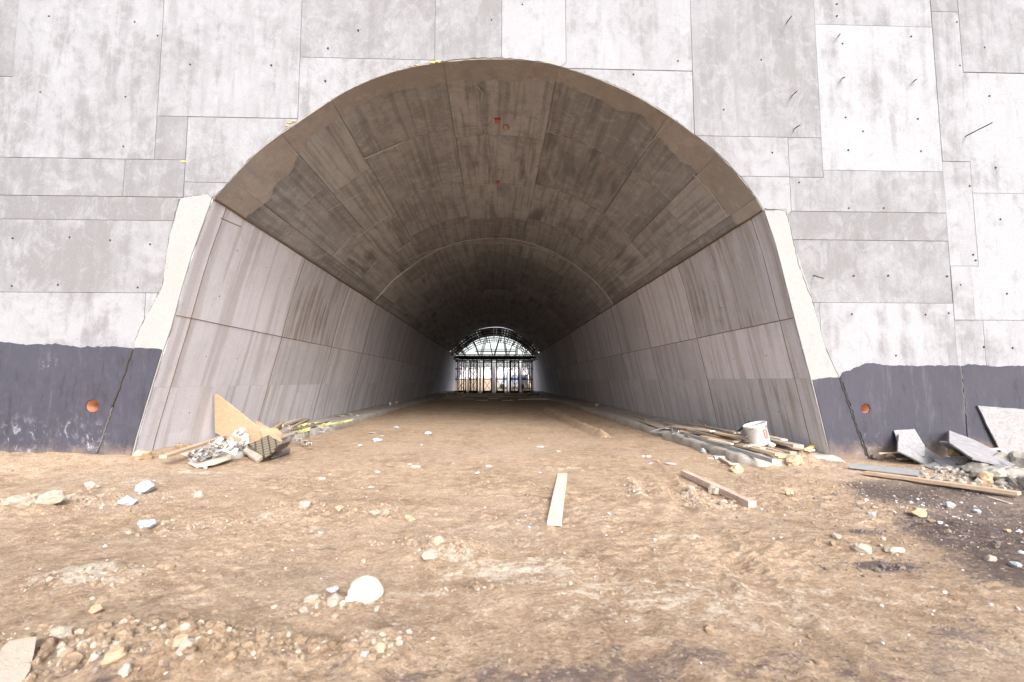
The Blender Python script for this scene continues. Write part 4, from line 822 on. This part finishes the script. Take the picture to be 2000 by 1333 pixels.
# ------------------------------------------------------------------ left kerb: plywood, clamp heap, patterned board, strap
g0 = at_z(448, 860, .20); g1 = at_z(548, 862, .20); top = wl(420, 771, .06)
sheet('plywood_sheet', (g0, g1, top), [(418, 770), (426, 772), (455, 795), (505, 835), (541, 838), (549, 848), (548, 870), (520, 878), (482, 884), (445, 859), (420, 845)], .022, M['plywood'], 'tan pointed plywood sheet leaning against the left tunnel wall', 'plywood sheet')
p0 = at_z(505, 845, .30); sheet('plywood_offcut', (at_z(496, 822, .62), at_z(500, 842, .45), at_z(548, 866, .24)), [(497, 822), (506, 824), (530, 838), (552, 862), (520, 866)], .02, M['plywood'], 'small plywood offcut showing behind the lower edge of the leaning sheet', 'plywood sheet')
a = at_z(318, 893, .24); b = at_z(438, 853, .34); bar('plank', a, b, .13, .05, M['tan_wood'], 'reddish tan plank running up behind the clamp heap to the plywood sheet', 'plank', 'timber on the left kerb', wob=.003)
a = gp(301, 874)+Vector((0, 0, .10)); b = gp(402, 917)+Vector((0, 0, .03)); m = MB(); m.tube((a, b), .028, 10); tag(m.build('steel_pipe', M['steel']), 'thin galvanised pipe slanting down in front of the left clamp heap', 'pipe')
a = at_z(528, 845, .24); b = at_z(552, 827, .26); bar('timber_beam', a, b, .12, .10, M['tan_wood'], 'orange-tan square timber on the left kerb behind the plywood', 'timber beam', 'timber on the left kerb')
a = at_z(548, 832, .24); b = at_z(590, 818, .26); bar('plank', a, b, .16, .07, M['pale_wood'], 'pale pinkish plank on the left kerb, farther of the pair', 'plank', 'timber on the left kerb')
a = at_z(565, 838, .21); b = at_z(602, 819, .23); bar('plank', a, b, .10, .05, M['tan_wood'], 'narrow tan plank beside the pale pinkish plank on the left kerb', 'plank', 'timber on the left kerb')
a = at_z(545, 840, .19); b = at_z(610, 836, .19); sheet('board_scrap', (at_z(540, 855, .21), at_z(575, 846, .21), at_z(560, 838, .21)), [(532, 850), (560, 838), (590, 836), (575, 848), (545, 858)], .02, M['old_wood'], 'flat brown board scrap on the left kerb beside the plywood', 'board')
# patterned board with turned-up wing
pp = (at_z(503, 897, .09), at_z(474, 877, .22), at_z(550, 862, .34)); sheet('patterned_board', pp, [(487, 867), (525, 850), (552, 866), (536, 880), (516, 893)], .03, M['pattern'], 'dark brown board with diamond grid pattern lying tilted on the left heap', 'board')
sheet('pale_board', (at_z(501, 902, .06), at_z(470, 879, .17), at_z(514, 892, .12)), [(472, 877), (482, 874), (513, 891), (502, 901)], .06, M['old_wood'], 'pale thick edge board below the diamond patterned board', 'board')
sheet('black_board', (at_z(530, 897, .04), at_z(566, 884, .04), at_z(540, 882, .12)), [(530, 896), (534, 880), (545, 874), (567, 876), (566, 884), (548, 891)], .03, M['dark_stone'], 'dark grey board lying under the wing of the patterned board', 'board')
sheet('dark_wing', (at_z(541, 884, .16), at_z(567, 865, .26), at_z(535, 876, .32)), [(541, 883), (536, 878), (549, 869), (567, 863), (562, 873)], .02, M['bitumen'], 'black turned-up flap right of the diamond patterned board', 'board')
# clamp heap
rr = random.Random(5)
for i in range(58):
    f = rr.random(); px = 378 + f*100 + rr.uniform(-5, 5); base_y = 899 - f*20; lift = rr.random()*(.05+.20*math.sin(math.pi*min(1, f*1.05))); p = at_z(px, base_y, .16); p.z = .16; p.y += rr.uniform(-.1, .35); p.z += lift
    root = empty('formwork_clamp', p, 'small pale formwork clamp in the jumbled heap before the plywood sheet', 'clamp', 'formwork clamps heaped on the left')
    R3 = Matrix.Rotation(rr.uniform(0, 6), 3, 'Z') @ Matrix.Rotation(rr.uniform(-1, 1), 3, 'X') @ Matrix.Rotation(rr.uniform(-1, 1), 3, 'Y'); k = rr.uniform(.40, .75); mt = M[rr.choice(('scrap', 'scrap', 'white', 'steel', 'old_wood', 'dark_stone', 'scrap', 'rusty'))]
    root.rotation_euler = R3.to_euler(); nm_ = mt.name; root['label'] = {'scrap_plastic': 'dull grey formwork clamp', 'white_scrap': 'whitish formwork clamp', 'galvanised_steel': 'bluish galvanised clamp', 'weathered_timber': 'brownish block', 'dark_clod': 'dark brown dirty clamp', 'rusty_rebar': 'rusty clamp'}[nm_] + (' in the upper layer of' if lift > .12 else ' in the bottom layer of') + (' the heap, near the plywood sheet' if f > .5 else ' the heap, near the reddish tan plank')
    def lb_(pts, w_, t_, nm):
        m = MB(); m.box(Vector(pts[0])*k, Vector(pts[1])*k, w_*k, t_*k, bev=.003); me = bpy.data.meshes.new(nm); bmesh.ops.recalc_face_normals(m.bm, faces=m.bm.faces); m.bm.to_mesh(me); m.bm.free(); link(nm, me, mt, root)
    lb_(((-.11, 0, 0), (.11, 0, 0)), .10, .014, 'plate'); lb_(((-.10, .045, .005), (-.10, .045, .10)), .012, .05, 'lug'); lb_(((.10, -.045, .005), (.10, -.045, .09)), .012, .05, 'lug')
for (px, py, w_, h_, lb) in ((470, 850, .30, .14, 'white crumpled cup-shaped scrap on top of the clamp heap'), (475, 866, .30, .16, 'white bent plastic elbow against the diamond patterned board'), (427, 868, .18, .12, 'white hood-shaped scrap at the back of the clamp heap'), (450, 879, .24, .15, 'white wedge-shaped plastic piece in the middle of the clamp heap')):
    p = at_z(px, py, .38 if py < 860 else .28); m = MB(); an = random.uniform(0, 3); dv_ = Vector((math.cos(an), math.sin(an)*.4, -.35)).normalized()
    m.box(p-dv_*w_/2, p+dv_*w_/2, .13, .012, (.2, -.9, .5), .003); m.box(p-dv_*w_*.4+Vector((0, 0, .0)), p-dv_*w_*.1+Vector((.04, -.05, h_)), .10, .012, (1, 0, .3), .003); m.tube((p+Vector((0, -.02, 0)), p+Vector((.07, -.05, h_))), .035, 10, .055)
    tag(m.build('plastic_scrap', M['white']), lb, 'scrap')
sheet('white_board', (at_z(372, 905, .10), at_z(450, 888, .12), at_z(415, 915, .05)), [(368, 903), (400, 893), (450, 889), (452, 895), (420, 906), (385, 912)], .02, M['pale_wood'], 'pale splattered board lying flat in front of the clamp heap', 'board')
# black and blue-grey plastic channels
for i, (px, py, a1, L_, w_, mt, lb) in enumerate(((570, 846, 1.2, .26, .14, 'bluewhite', 'bluish plastic duct standing upright on the kerb edge'), (582, 858, -.5, .24, .12, 'scrap', 'grey duct cover second from the left on the kerb edge'), (592, 862, -.45, .30, .13, 'scrap', 'grey duct cover third along the kerb edge'), (602, 866, -.5, .26, .12, 'bluewhite', 'pale duct cover nearest the dirt at the kerb edge'), (550, 852, .6, .22, .06, 'dark_stone', 'dark crumpled duct piece between plywood and bluish duct'))):
    p = at_z(px, py, .16); dv_ = Vector((math.cos(a1)*.3, -abs(math.sin(a1)), .35 if i == 0 else .08)).normalized(); root = empty('duct_piece', p, lb, 'duct piece', 'plastic ducts on the left kerb edge')
    MB().box(p-dv_*L_/2, p+dv_*L_/2, w_, .012).build('plate', M[mt], root)
    s_ = dv_.cross(Vector((0, 0, 1))).normalized()
    for k in (-1, 1): MB().box(p-dv_*L_/2+s_*k*w_*.45-Vector((0, 0, .02)), p+dv_*L_/2+s_*k*w_*.45-Vector((0, 0, .02)), .01, .05).build('flange', M[mt], root)
rr = random.Random(9)
for i in range(14):
    p = at_z(rr.uniform(555, 640), 0*i+838-rr.uniform(-6, 6)-.18*(rr.uniform(555, 640)-590), .2); an = rr.uniform(0, 6); dv_ = Vector((math.cos(an), math.sin(an), rr.uniform(0, .5)))*rr.uniform(.05, .14)
    bar('scrap_clip', p-dv_, p+dv_, .05, .02, M[rr.choice(('scrap', 'dark_stone', 'grey_stone', 'steel'))], 'small grey metal scrap strewn on the left kerb behind the yellow strap', 'scrap', 'metal scraps on the left kerb')
for (P_, lb) in ((((574, 842), (590, 832), (606, 829), (618, 827)), 'crumpled yellow strap heap on the left kerb, nearest of the yellow bits'), (((584, 845), (596, 842), (602, 838)), 'short yellow strap flap at the kerb edge before the crumpled heap'), (((622, 833), (636, 830), (652, 829), (657, 828)), 'yellow strap fold in the middle of the left kerb'), (((660, 828), (672, 825), (683, 824), (684, 822)), 'yellow strap end farthest along the left kerb')):
    bm_ = MB(); pts = [at_z(x_, y_, .21) for x_, y_ in P_]; L0 = None; n_ = 0
    for i in range(len(pts)-1):
        for k in range(5):
            q = pts[i].lerp(pts[i+1], k/5); n_ += 1; w2 = .11+.05*math.sin(n_*1.3); lift = .03+.03*math.sin(n_*2.1)
            a2 = bm_.bm.verts.new(q+Vector((-w2*.5, -w2*.7, lift*.5))); b2 = bm_.bm.verts.new(q+Vector((w2*.5, w2*.7, lift+.03*math.cos(n_*1.7)))); a3 = bm_.bm.verts.new(q+Vector((-w2*.5, -w2*.7, lift*.5-.006))); b3 = bm_.bm.verts.new(q+Vector((w2*.5, w2*.7, lift+.03*math.cos(n_*1.7)-.006)))
            if L0: bm_.bm.faces.new((L0[0], L0[1], b2, a2)); bm_.bm.faces.new((L0[2], a3, b3, L0[3])); bm_.bm.faces.new((L0[0], a2, a3, L0[2])); bm_.bm.faces.new((L0[1], L0[3], b3, b2))
            L0 = (a2, b2, a3, b3)
    tag(bm_.build('yellow_strap', M['strap']), lb, 'strap', 'yellow strap pieces')
m = MB(); m.tube([at_z(x_, y_, .23) for x_, y_ in ((556, 846), (575, 838), (600, 836), (625, 829), (642, 826))], .045, 8); tag(m.build('black_hose', M['dark_stone']), 'dark flexible hose lying along the left kerb under the yellow strap', 'hose')
rr = random.Random(19)
for (px, py, lb) in ((663, 812, 'dark crumpled scrap by the wall at the first joint, left kerb'), (680, 808, 'flat grey slat by the wall at the first joint, left kerb'), (693, 811, 'flat brown slat beside the grey slat on the left kerb')):
    p = at_z(px, py, .22); bar('slat', p-Vector((.25, -.3, 0)), p+Vector((.2, -.3, .0)), .12, .03, M[rr.choice(('old_wood', 'dark_stone', 'scrap'))], lb, 'slat')
for (px, py, lb) in ((762, 791, 'tan scrap lump on the far left kerb'), (775, 788, 'dark flat scrap on the far left kerb'), (1165, 793, 'pale scrap on the far right kerb')): rock(px, py, 10, 'old_wood', lb, None, 'scrap', 'scrap', z=.2)
# ------------------------------------------------------------------ grey boards at the far right
G = 'grey formwork boards leaning by the dark wall'
wy = Vector((0, D-.06, 0))
def gb(outline, topz, lab, i3=(0, -1, -2), th=.025, z0=.12, yb=None, mat='grey_board'):
    """board leaning back: lower corners on the ground, upper corner touching near the wall"""
    return None
B = lambda px, py: gp(px, py)
sheet('grey_board', (at_y(1910, 793, D-.08), at_y(2000, 800, D-.08), gp(1965, 893)+Vector((0, 0, .05))), [(1910, 793), (2080, 806), (2110, 925), (1997, 899), (1957, 887)], .03, M['grey_board'], 'large grey formwork board leaning on the dark wall at the right picture edge', 'board', G)
sheet('grey_board', (at_y(1746, 841, D-.06), at_y(1786, 838, D-.06), Vector((at_y(1806, 870, D-.30)))), [(1746, 841), (1786, 838), (1806, 870), (1806, 892), (1760, 880)], .025, M['grey_board'], 'small grey board rearmost on the left of the leaning boards', 'board', G)
sheet('grey_board', (at_y(1756, 848, D-.16), gp(1808, 907)+Vector((0, 0, .03)), gp(1850, 893)+Vector((0, .1, .08))), [(1756, 848), (1800, 866), (1841, 884), (1836, 898), (1808, 908), (1780, 893), (1754, 881)], .028, M['grey_board'], 'pale grey board leaning lengthwise, front left of the group', 'board', G)
sheet('grey_board', (at_y(1854, 842, D-.10), gp(1972, 911)+Vector((0, 0, .10)), gp(1997, 900)+Vector((0, .3, .15))), [(1854, 841), (1900, 858), (1950, 883), (1998, 900), (1972, 912), (1900, 895), (1855, 865)], .028, M['grey_board'], 'grey board with pointed top corner in the middle of the leaning boards', 'board', G)
sheet('grey_board', (at_y(1836, 864, D-.55), gp(1972, 912)+Vector((0, 0, .12)), gp(1875, 897)+Vector((0, .1, .05))), [(1835, 864), (1860, 866), (1905, 880), (1972, 911), (1935, 915), (1874, 892)], .028, M['grey_board'], 'thin grey board lying on top across the middle boards', 'board', G)
sheet('grey_board', (gp(1852, 920)+Vector((0, 0, .02)), gp(1822, 897)+Vector((0, 0, .12)), gp(1972, 912)+Vector((0, .05, .18))), [(1822, 897), (1870, 891), (1930, 889), (1972, 910), (1935, 920), (1875, 912), (1852, 920)], .028, M['grey_board'], 'grey board lying nearly flat, lowest and nearest of the group', 'board', G)
sheet('grey_board', (gp(1805, 912)+Vector((0, 0, .02)), gp(1824, 903)+Vector((0, 0, .10)), gp(1847, 920)+Vector((0, 0, .05))), [(1805, 911), (1826, 902), (1848, 919), (1835, 921)], .025, M['grey_board'], 'small triangular grey board offcut at the foot of the group', 'board', G)
a = gp(1849, 892)+Vector((0, 0, .10)); b = at_y(1806, 851, a.y+.35); m = MB(); m.tube((a, b), .04, 10); tag(m.build('pvc_pipe', M['scrap']), 'pale short pipe sticking up between the grey boards', 'pipe')
rock(1860, 890, 26, 'foam', 'yellowish foam scrap at the foot of the pale pipe', None, 'foam_scrap', 'foam scrap', z=.2)
a = at_z(1716, 886, .22); b = at_z(1757, 884, .24); bar('wood_lath', a, b, .03, .025, M['red_wood'], 'thin brown lath sticking out left from under the grey boards', 'wood lath')
bar('plank', at_z(1755, 897, .1), at_z(1790, 896, .1), .1, .03, M['old_wood'], 'short grey plank under the front left grey board', 'plank'); bar('wood_lath', at_z(1780, 890, .2), at_z(1790, 906, .04), .03, .03, M['old_wood'], 'short stick propped under the front left grey board', 'wood lath')
a = at_z(1925, 879, .3); b = at_z(1952, 877, .3); bar('wood_lath', a, b, .03, .04, M['red_wood'], 'brown lath poking out beside the large grey board', 'wood lath')
# far scraps near the gantry
rr = random.Random(23)
for i in range(26):
    Y0 = rr.uniform(38, 56); X0 = rr.uniform(-4.2, 4.2); p = Vector((X0, Y0, gh(X0, Y0)+.05)); an = rr.uniform(-.5, .5); dv_ = Vector((math.cos(an), math.sin(an), 0))*rr.uniform(.3, 1.6); bm_k = rr.choice(('old_wood', 'tan_wood', 'dark_stone', 'pale_wood'))
    bar('plank', p-dv_, p+dv_, .15, .05, M[bm_k], {'old_wood': 'grey-brown', 'tan_wood': 'tan', 'dark_stone': 'dark dirty', 'pale_wood': 'pale'}[bm_k] + ' loose board on the dark floor ' + ('left' if X0 < 0 else 'right') + ' of centre, before the scaffold', 'plank', 'boards strewn before the scaffold')
for i in range(12):
    X0 = rr.choice((-1, 1))*rr.uniform(3.0, 5.6); Y0 = rr.uniform(50, 57.5); p = Vector((X0, Y0, .25)); an = rr.uniform(0, 3); dv_ = Vector((math.cos(an), math.sin(an), rr.uniform(0, .3)))*rr.uniform(.3, .9)
    bar('plank', p-dv_, p+dv_, .12, .08, M[rr.choice(('old_wood', 'pale_wood'))], 'board heaped at the side of the far scaffold', 'plank', 'boards heaped beside the scaffold')
# ------------------------------------------------------------------ formwork gantry at the far mouth
Y0g, Y1g = 59.0, 69.0; zs = PA.P[0][1]; za = PA.P[:, 1].max()
gan = empty('formwork_gantry', (0, 62, 0), 'dark arched steel formwork gantry with lattice webs filling the far tunnel mouth', 'gantry')
def gx(px, Y): return at_y(px, 700, Y).x
def gz(py, Y): return at_y(967, py, Y).z
zb0, zb1 = gz(702, Y0g), gz(693.5, Y0g)
# ribs follow the vault, 0.16 inside it
uu = np.linspace(PA.L*.008, PA.L*.992, 36); cpt = PA.at(uu); cn = PA.nrm(uu)
sh_ = np.sin(np.linspace(0, math.pi, 36))[:, None]; outr = cpt + cn*(-.03+.10*sh_**2); innr = cpt + cn*(.5+.5*sh_)
for Y in np.linspace(Y0g, Y1g, 4):
    m = MB(); m.tube([(p[0], Y, p[1]) for p in outr], .09, 4); m.build('rib', M['dark_steel'], gan)
    m = MB(); m.tube([(p[0], Y, p[1]) for p in innr], .06, 4); m.build('inner_rib', M['dark_steel'], gan)
    m = MB()
    for i in range(len(uu)-1): m.tube(((outr[i][0], Y, outr[i][1]), (innr[i+1][0], Y, innr[i+1][1])) if i % 2 else ((innr[i][0], Y, innr[i][1]), (outr[i+1][0], Y, outr[i+1][1])), .03, 4)
    m.build('rib_lacing', M['dark_steel'], gan)
for i in range(0, len(uu)-1):   # skin boards with gaps between
    a_, b_ = outr[i], outr[i+1]; c_ = (a_+b_)/2+cn[i]*-.07; tn = np.hypot(*(b_-a_)); nn = cn[i]
    MB().box((c_[0], Y0g+.1, c_[1]), (c_[0], Y1g, c_[1]), tn*random.choice((1.02, 1.02, 1.02, .94)), .06, (nn[0], 0, nn[1]), 0).build('skin_board', M['dark_steel'], gan)
for i in range(2, len(uu), 3):
    c_ = innr[i]; MB().box((c_[0], Y0g, c_[1]), (c_[0], Y1g, c_[1]), .1, .1, bev=0).build('purlin', M['dark_steel'], gan)
for Y in (Y0g, Y0g+3.3, Y1g):
    for zz in (zb1, zb0): MB().box((gx(885, Y0g), Y, zz), (gx(1049, Y0g), Y, zz), .10, .11, bev=0).build('girder', M['dark_steel'], gan)
    m = MB(); xs_ = np.linspace(gx(889, Y0g), gx(1045, Y0g), 17)
    for i in range(16): m.box((xs_[i], Y, zb0), (xs_[i+1], Y, zb1), .04, .05, bev=0)
    m.build('girder_lacing', M['dark_steel'], gan)
MB().box((gx(885, Y0g), Y0g+1.2, (zb0+zb1)/2), (gx(1049, Y0g), Y0g+1.2, (zb0+zb1)/2), .05, (zb1-zb0)*.45, (0, 0, 1), 0).build('deck_board', M['dark_steel'], gan)
def zarch(x_): # inner rib height at x
    o_ = innr[np.argsort(innr[:, 0])]; return float(np.interp(x_, o_[:, 0], o_[:, 1]))
for Y in (Y0g, Y0g+3.3, Y0g+6.6):
    for (p0, p1) in ((933, 923), (933, 942), (959, 952), (959, 972), (969, 972)) if 0 else ((934, 924), (938, 948), (962, 954), (965, 976), (991, 985), (993, 1005), (1010, 1013), (905, 900), (1030, 1022)):
        x0, x1 = gx(p0, Y0g), gx(p1, Y0g); MB().box((x0, Y, zb1), (x1, Y, zarch(x1)), .08, .08, bev=0).build('web_strut', M['dark_steel'], gan)
for zz, w_ in ((gz(682, Y0g), .12), (gz(677, Y0g), .05), (gz(679, Y0g), .05)):
    MB().box((gx(925, Y0g), Y0g+5, zz), (gx(1012, Y0g), Y0g+5, zz), .08, w_, bev=0).build('tie_beam', M['dark_steel'], gan)
zg = .05
def tower(x0, x1, Yt, top_, lab, posts=2, thick=.11):
    r_ = empty('scaffold_tower', ((x0+x1)/2, Yt, zg), lab, 'scaffold tower', 'scaffold towers carrying the gantry')
    for X in np.linspace(x0, x1, posts):
        for Y in (Yt, Yt+2.4): MB().box((X, Y, zg), (X, Y, top_), thick, thick, (0, 1, 0), 0).build('post', M['dark_steel'], r_)
    lv = [zg+.18, gz(741, Y0g), gz(721, Y0g), top_-.25]
    for zz in lv: MB().box((x0, Yt, zz), (x1, Yt, zz), .06, .10 if zz != lv[0] else .3, bev=0).build('ledger', M['dark_steel'], r_)
    for za_, zb_ in zip(lv, lv[1:]):
        MB().box((x0, Yt+.08, za_), (x1, Yt+.08, zb_), .03, .05, bev=0).build('brace', M['dark_steel'], r_)
        MB().box((x1, Yt+.14, za_), (x0, Yt+.14, zb_), .03, .05, bev=0).build('brace', M['dark_steel'], r_)
    return r_
T_ = zb0
tower(gx(944, Y0g), gx(960, Y0g), Y0g, T_, 'cross-braced dark scaffold tower left of the central passage', 2, .15)
tower(gx(970, Y0g), gx(984.5, Y0g), Y0g, T_, 'cross-braced dark scaffold tower right of the central passage', 2, .15)
tower(gx(916.5, Y0g), gx(932, Y0g), Y0g, T_, 'scaffold tower second from the left wall', 3, .08)
tower(gx(998, Y0g), gx(1014, Y0g), Y0g, T_, 'scaffold tower second from the right wall', 3, .08)
tower(gx(889.5, Y0g), gx(911, Y0g), Y0g, T_, 'wide many-posted scaffold tower against the left wall', 6, .05)
tower(gx(1021, Y0g), gx(1041, Y0g), Y0g, T_, 'wide many-posted scaffold tower against the right wall', 6, .05)
rr = random.Random(31)
for i in range(40):
    px = rr.choice((rr.uniform(890, 911), rr.uniform(917, 940), rr.uniform(990, 1014), rr.uniform(1018, 1041))); Y = rr.uniform(61, 68); X = gx(px, Y)
    m = MB(); m.tube(((X, Y, zg), (X, Y, T_)), .035, 6); tag(m.build('steel_prop', M['dark_steel']), 'slim upright steel prop among the far scaffold towers', 'prop', 'steel props under the gantry')
m = MB()
for X in (gx(884.5, Y0g), gx(1047, Y0g)):
    o = MB().sphere((X, Y0g-.3, gz(690, Y0g)), .28, 2, (1, .6, 1.1), .15, 2).build('orange_bundle', M['orange_stone']); tag(o, 'orange-pink bundle at the %s spring of the far gantry' % ('left' if X < 0 else 'right'), 'bundle')  # plain orange-pink bundle at each spring, not a lamp
# pale columns and things standing beyond the gantry
for (px0, px1, Y, top_, lab) in ((914, 915.5, 73, 4.6, 'pale narrow concrete column outside, left of the far scaffold'), (961.5, 968, 74, 4.4, 'pale pinkish concrete column seen through the central passage'), (937.5, 940, 74, 4.5, 'pale concrete column between the left scaffold towers'), (990, 995, 78, 3.4, 'low pale concrete column right of the central passage'), (1014.5, 1018, 73, 4.5, 'pale concrete column between the right scaffold towers')):
    c_ = MB().box((gx((px0+px1)/2, Y), Y, 0), (gx((px0+px1)/2, Y), Y, top_), gx(px1, Y)-gx(px0, Y), .5, (0, 1, 0), .01).build('concrete_column', M['side']); c_.color = (.9, .1, 0, 1); tag(c_, lab, 'column', 'columns outside the far mouth')
c_ = MB().box((-20, 120, 2.6), (22, 120, 2.6), .5, 4.4).build('concrete_wall', M['side']); c_.color = (.9, .1, 0, 1); tag(c_, 'long pale concrete wall beyond the dirt outside the far mouth', 'wall')
Y = 84.; x0, x1 = gx(972, Y), gx(1030, Y); root = empty('site_van', (0, Y, 1.2), 'white and blue vehicle parked outside the far tunnel mouth', 'van')
z0 = gh((x0+x1)/2, Y)
MB().box((x0+1.2, Y, z0+1.45), (x1, Y, z0+1.45), 2.2, 1.9, bev=.12).build('body', M['bluewhite'], root); MB().box((x0, Y, z0+1.0), (x0+1.25, Y, z0+1.0), 2.1, 1.1, bev=.1).build('hood', M['bluewhite'], root)
t = NT('blue_paint').fin((.05, .10, .32), .4); MB().box((x0+.9, Y-1.12, z0+1.7), (x1-.3, Y-1.12, z0+1.7), .02, .4, bev=0).build('window_band', t, root)
for X in (x0+.8, x1-1.): m = MB(); m.tube(((X, Y-1.15, z0+.4), (X, Y-.9, z0+.4)), .42, 16); m.build('wheel', M['black'], root)
# ------------------------------------------------------------------ uncounted crumbs, pebbles and gravel
def scatter(name, mat, pts, radii, label, nm=5, sub=1, flat=.6):
    base = []
    for k in range(nm):
        rr_ = np.random.RandomState(k+70); bm = bmesh.new(); bmesh.ops.create_icosphere(bm, subdivisions=sub, radius=1); bm.verts.ensure_lookup_table()
        Vb = np.array([v.co[:] for v in bm.verts]); Fb = np.array([[v.index for v in f.verts] for f in bm.faces]); bm.free()
        Vb = Vb*(1+rr_.uniform(-.28, .22, (len(Vb), 1)))*np.array([1, rr_.uniform(.6, .95), flat]); base.append((Vb, Fb))
    VV, FF, n0 = [], [], 0
    pts = np.asarray(pts); hz = H(pts[:, 0], pts[:, 1])
    for i, ((X, Y), r_) in enumerate(zip(pts, radii)):
        Vb, Fb = base[i % nm]; a_ = RS.uniform(0, 6.28); c_, s_ = math.cos(a_), math.sin(a_); q = Vb*r_
        q = np.c_[q[:, 0]*c_-q[:, 1]*s_, q[:, 0]*s_+q[:, 1]*c_, q[:, 2]] + (X, Y, hz[i]+r_*flat*.35); VV.append(q); FF.append(Fb+n0); n0 += len(q)
    o = link(name, np_mesh(name, np.vstack(VV), np.vstack(FF), False), mat); tag(o, label, None, None, 'stuff'); return o
def cluster_pts(L, n):
    w_ = np.array([c_[4] for c_ in L], float); w_ /= w_.sum(); out = []
    for k in RS.choice(len(L), n, p=w_):
        px, py, sx, sy, _ = L[k]; c_ = g_(px, py); out.append((c_[0]+RS.normal()*sx, c_[1]+RS.normal()*sy))
    return out
_kx = gp(1090, 980).x
def keep(P_): return [(a_, b_) for a_, b_ in P_ if 1.3 < b_ < 9.1 and not (abs(a_-_kx) < .16 and 4.9 < b_ < 8)]
CH = [(735, 1010, .22, .12, 2), (600, 995, .22, .14, 3), (860, 1078, .22, .14, 4), (800, 1060, .4, .06, 1.2), (655, 1188, .16, .06, 1.5), (600, 1188, .08, .05, 2), (735, 1268, .12, .07, 3.5), (555, 1275, .22, .05, 2), (170, 1140, .32, .15, 3), (100, 990, .6, .2, 4), (275, 975, .6, .3, 4), (240, 1285, .4, .15, 5), (60, 1290, .4, .2, 3), (380, 1275, .25, .1, 2.5), (1245, 955, .10, .3, 3), (1350, 975, .12, .3, 3), (1405, 985, .2, .12, 3), (360, 905, .6, .25, 5), (1560, 900, .3, .15, 2), (500, 1020, .3, .08, 1), (1720, 1070, .3, .12, 1), (400, 1030, .4, .08, 1.4), (1690, 1010, .8, .3, 1.2), (1990, 930, .5, .3, 3), (900, 1150, .3, .03, .7)]
P_ = keep(cluster_pts(CH, 1900)); scatter('chalk_crumbs', M['pale_stone'], P_, np.clip(RS.lognormal(-4.9, .65, len(P_)), .003, .035), 'pale chalky crumbs in patches over the dirt')
BLc = [(90, 1290, .35, .16, 3), (240, 1270, .3, .12, 4), (380, 1290, .22, .10, 3), (560, 1275, .15, .06, 1.2), (735, 1268, .10, .06, 1.5), (860, 1080, .13, .08, 1.2), (60, 990, .5, .15, 2), (600, 1192, .1, .04, 1), (1400, 985, .15, .08, .8)]
P_ = keep(cluster_pts(BLc, 70)); scatter('pale_cobbles', M['pale_stone'], P_, np.clip(RS.lognormal(-4.0, .4, len(P_)), .010, .04), 'pale broken cobbles bedded in the rough dirt', 6, 2, .7)
P_ = keep(cluster_pts(BLc, 260)); scatter('soil_clods', M['dirt'], P_, np.clip(RS.lognormal(-3.8, .4, len(P_)), .012, .05), 'brown soil clods between the pale cobbles', 6, 2, .75)
P_ = keep(cluster_pts(CH+[(1000, 1100, 2.2, 1.2, 8), (1560, 940, .8, .4, 6)], 2600)); scatter('dirt_crumbs', M['dirt'], P_, np.clip(RS.lognormal(-4.5, .65, len(P_)), .004, .05), 'tan crumbs of broken dirt scattered everywhere')
Pn = np.c_[RS.uniform(-6.5, 6.5, 20000), 1.6+RS.beta(1.1, 2.4, 20000)*7.4]; msk = fbm(Pn[:, 0]*1.3, Pn[:, 1]*1.3, 3, 44) > .48; Pn = [tuple(p) for p in Pn[msk]]; Pn = keep(Pn)
scatter('loose_grit', M['dirt'], Pn, np.clip(RS.lognormal(-5.4, .5, len(Pn)), .003, .02), 'fine brown grit strewn over the dirt', 4, 0 or 1)
P_ = keep(cluster_pts([(1790, 975, 1.0, .5, 5), (1960, 1030, 1.0, .6, 6), (1720, 1110, .25, .1, 1), (1690, 1042, .15, .08, .7)], 1300)); scatter('dark_gravel', M['dark_stone'], P_, np.clip(RS.lognormal(-4.6, .5, len(P_)), .005, .04), 'dark purplish gravel on the heap at the right')
P_ = [(a_, b_) for a_, b_ in cluster_pts([(1950, 935, .55, .28, 4), (1990, 950, .4, .25, 3), (1900, 925, .3, .12, 1)], 420) if b_ < 9.1]; scatter('rubble_bits', M['rubble'], P_, np.clip(RS.lognormal(-3.3, .5, len(P_)), .015, .09), 'broken bits of grey concrete around the larger rubble chunks', flat=.75)
P_ = keep(cluster_pts([(1850, 1000, 1.0, .5, 3), (1000, 1000, 3, 1.5, 3), (1960, 935, .5, .3, 3), (1900, 1150, 1.2, .6, 1)], 500)); scatter('grey_pebbles', M['grey_stone'], P_, np.clip(RS.lognormal(-4.6, .5, len(P_)), .005, .035), 'grey pebbles scattered among the dirt crumbs')
Pf = [(a_, b_) for a_, b_ in np.c_[RS.uniform(-4.4, 4.4, 700), RS.uniform(9, 40, 700)]]; scatter('floor_chips', M['scrap'], Pf, np.clip(RS.lognormal(-4.1, .5, len(Pf)), .006, .05), 'small pale chips over the tunnel floor', flat=.3)
Pk = [(RS.choice((-1, 1))*RS.uniform(5.0, 6.2), RS.uniform(10, 45)) for _ in range(500)]
Hs = H; H = lambda x, y: np.where((np.abs(x) > 4.9) & (np.asarray(y) > 9.2), .17, Hs(x, y)); scatter('kerb_crumbs', M['scrap'], Pk, np.clip(RS.lognormal(-4.0, .5, len(Pk)), .006, .05), 'grey crumbs littering both kerb footings', flat=.4); H = Hs
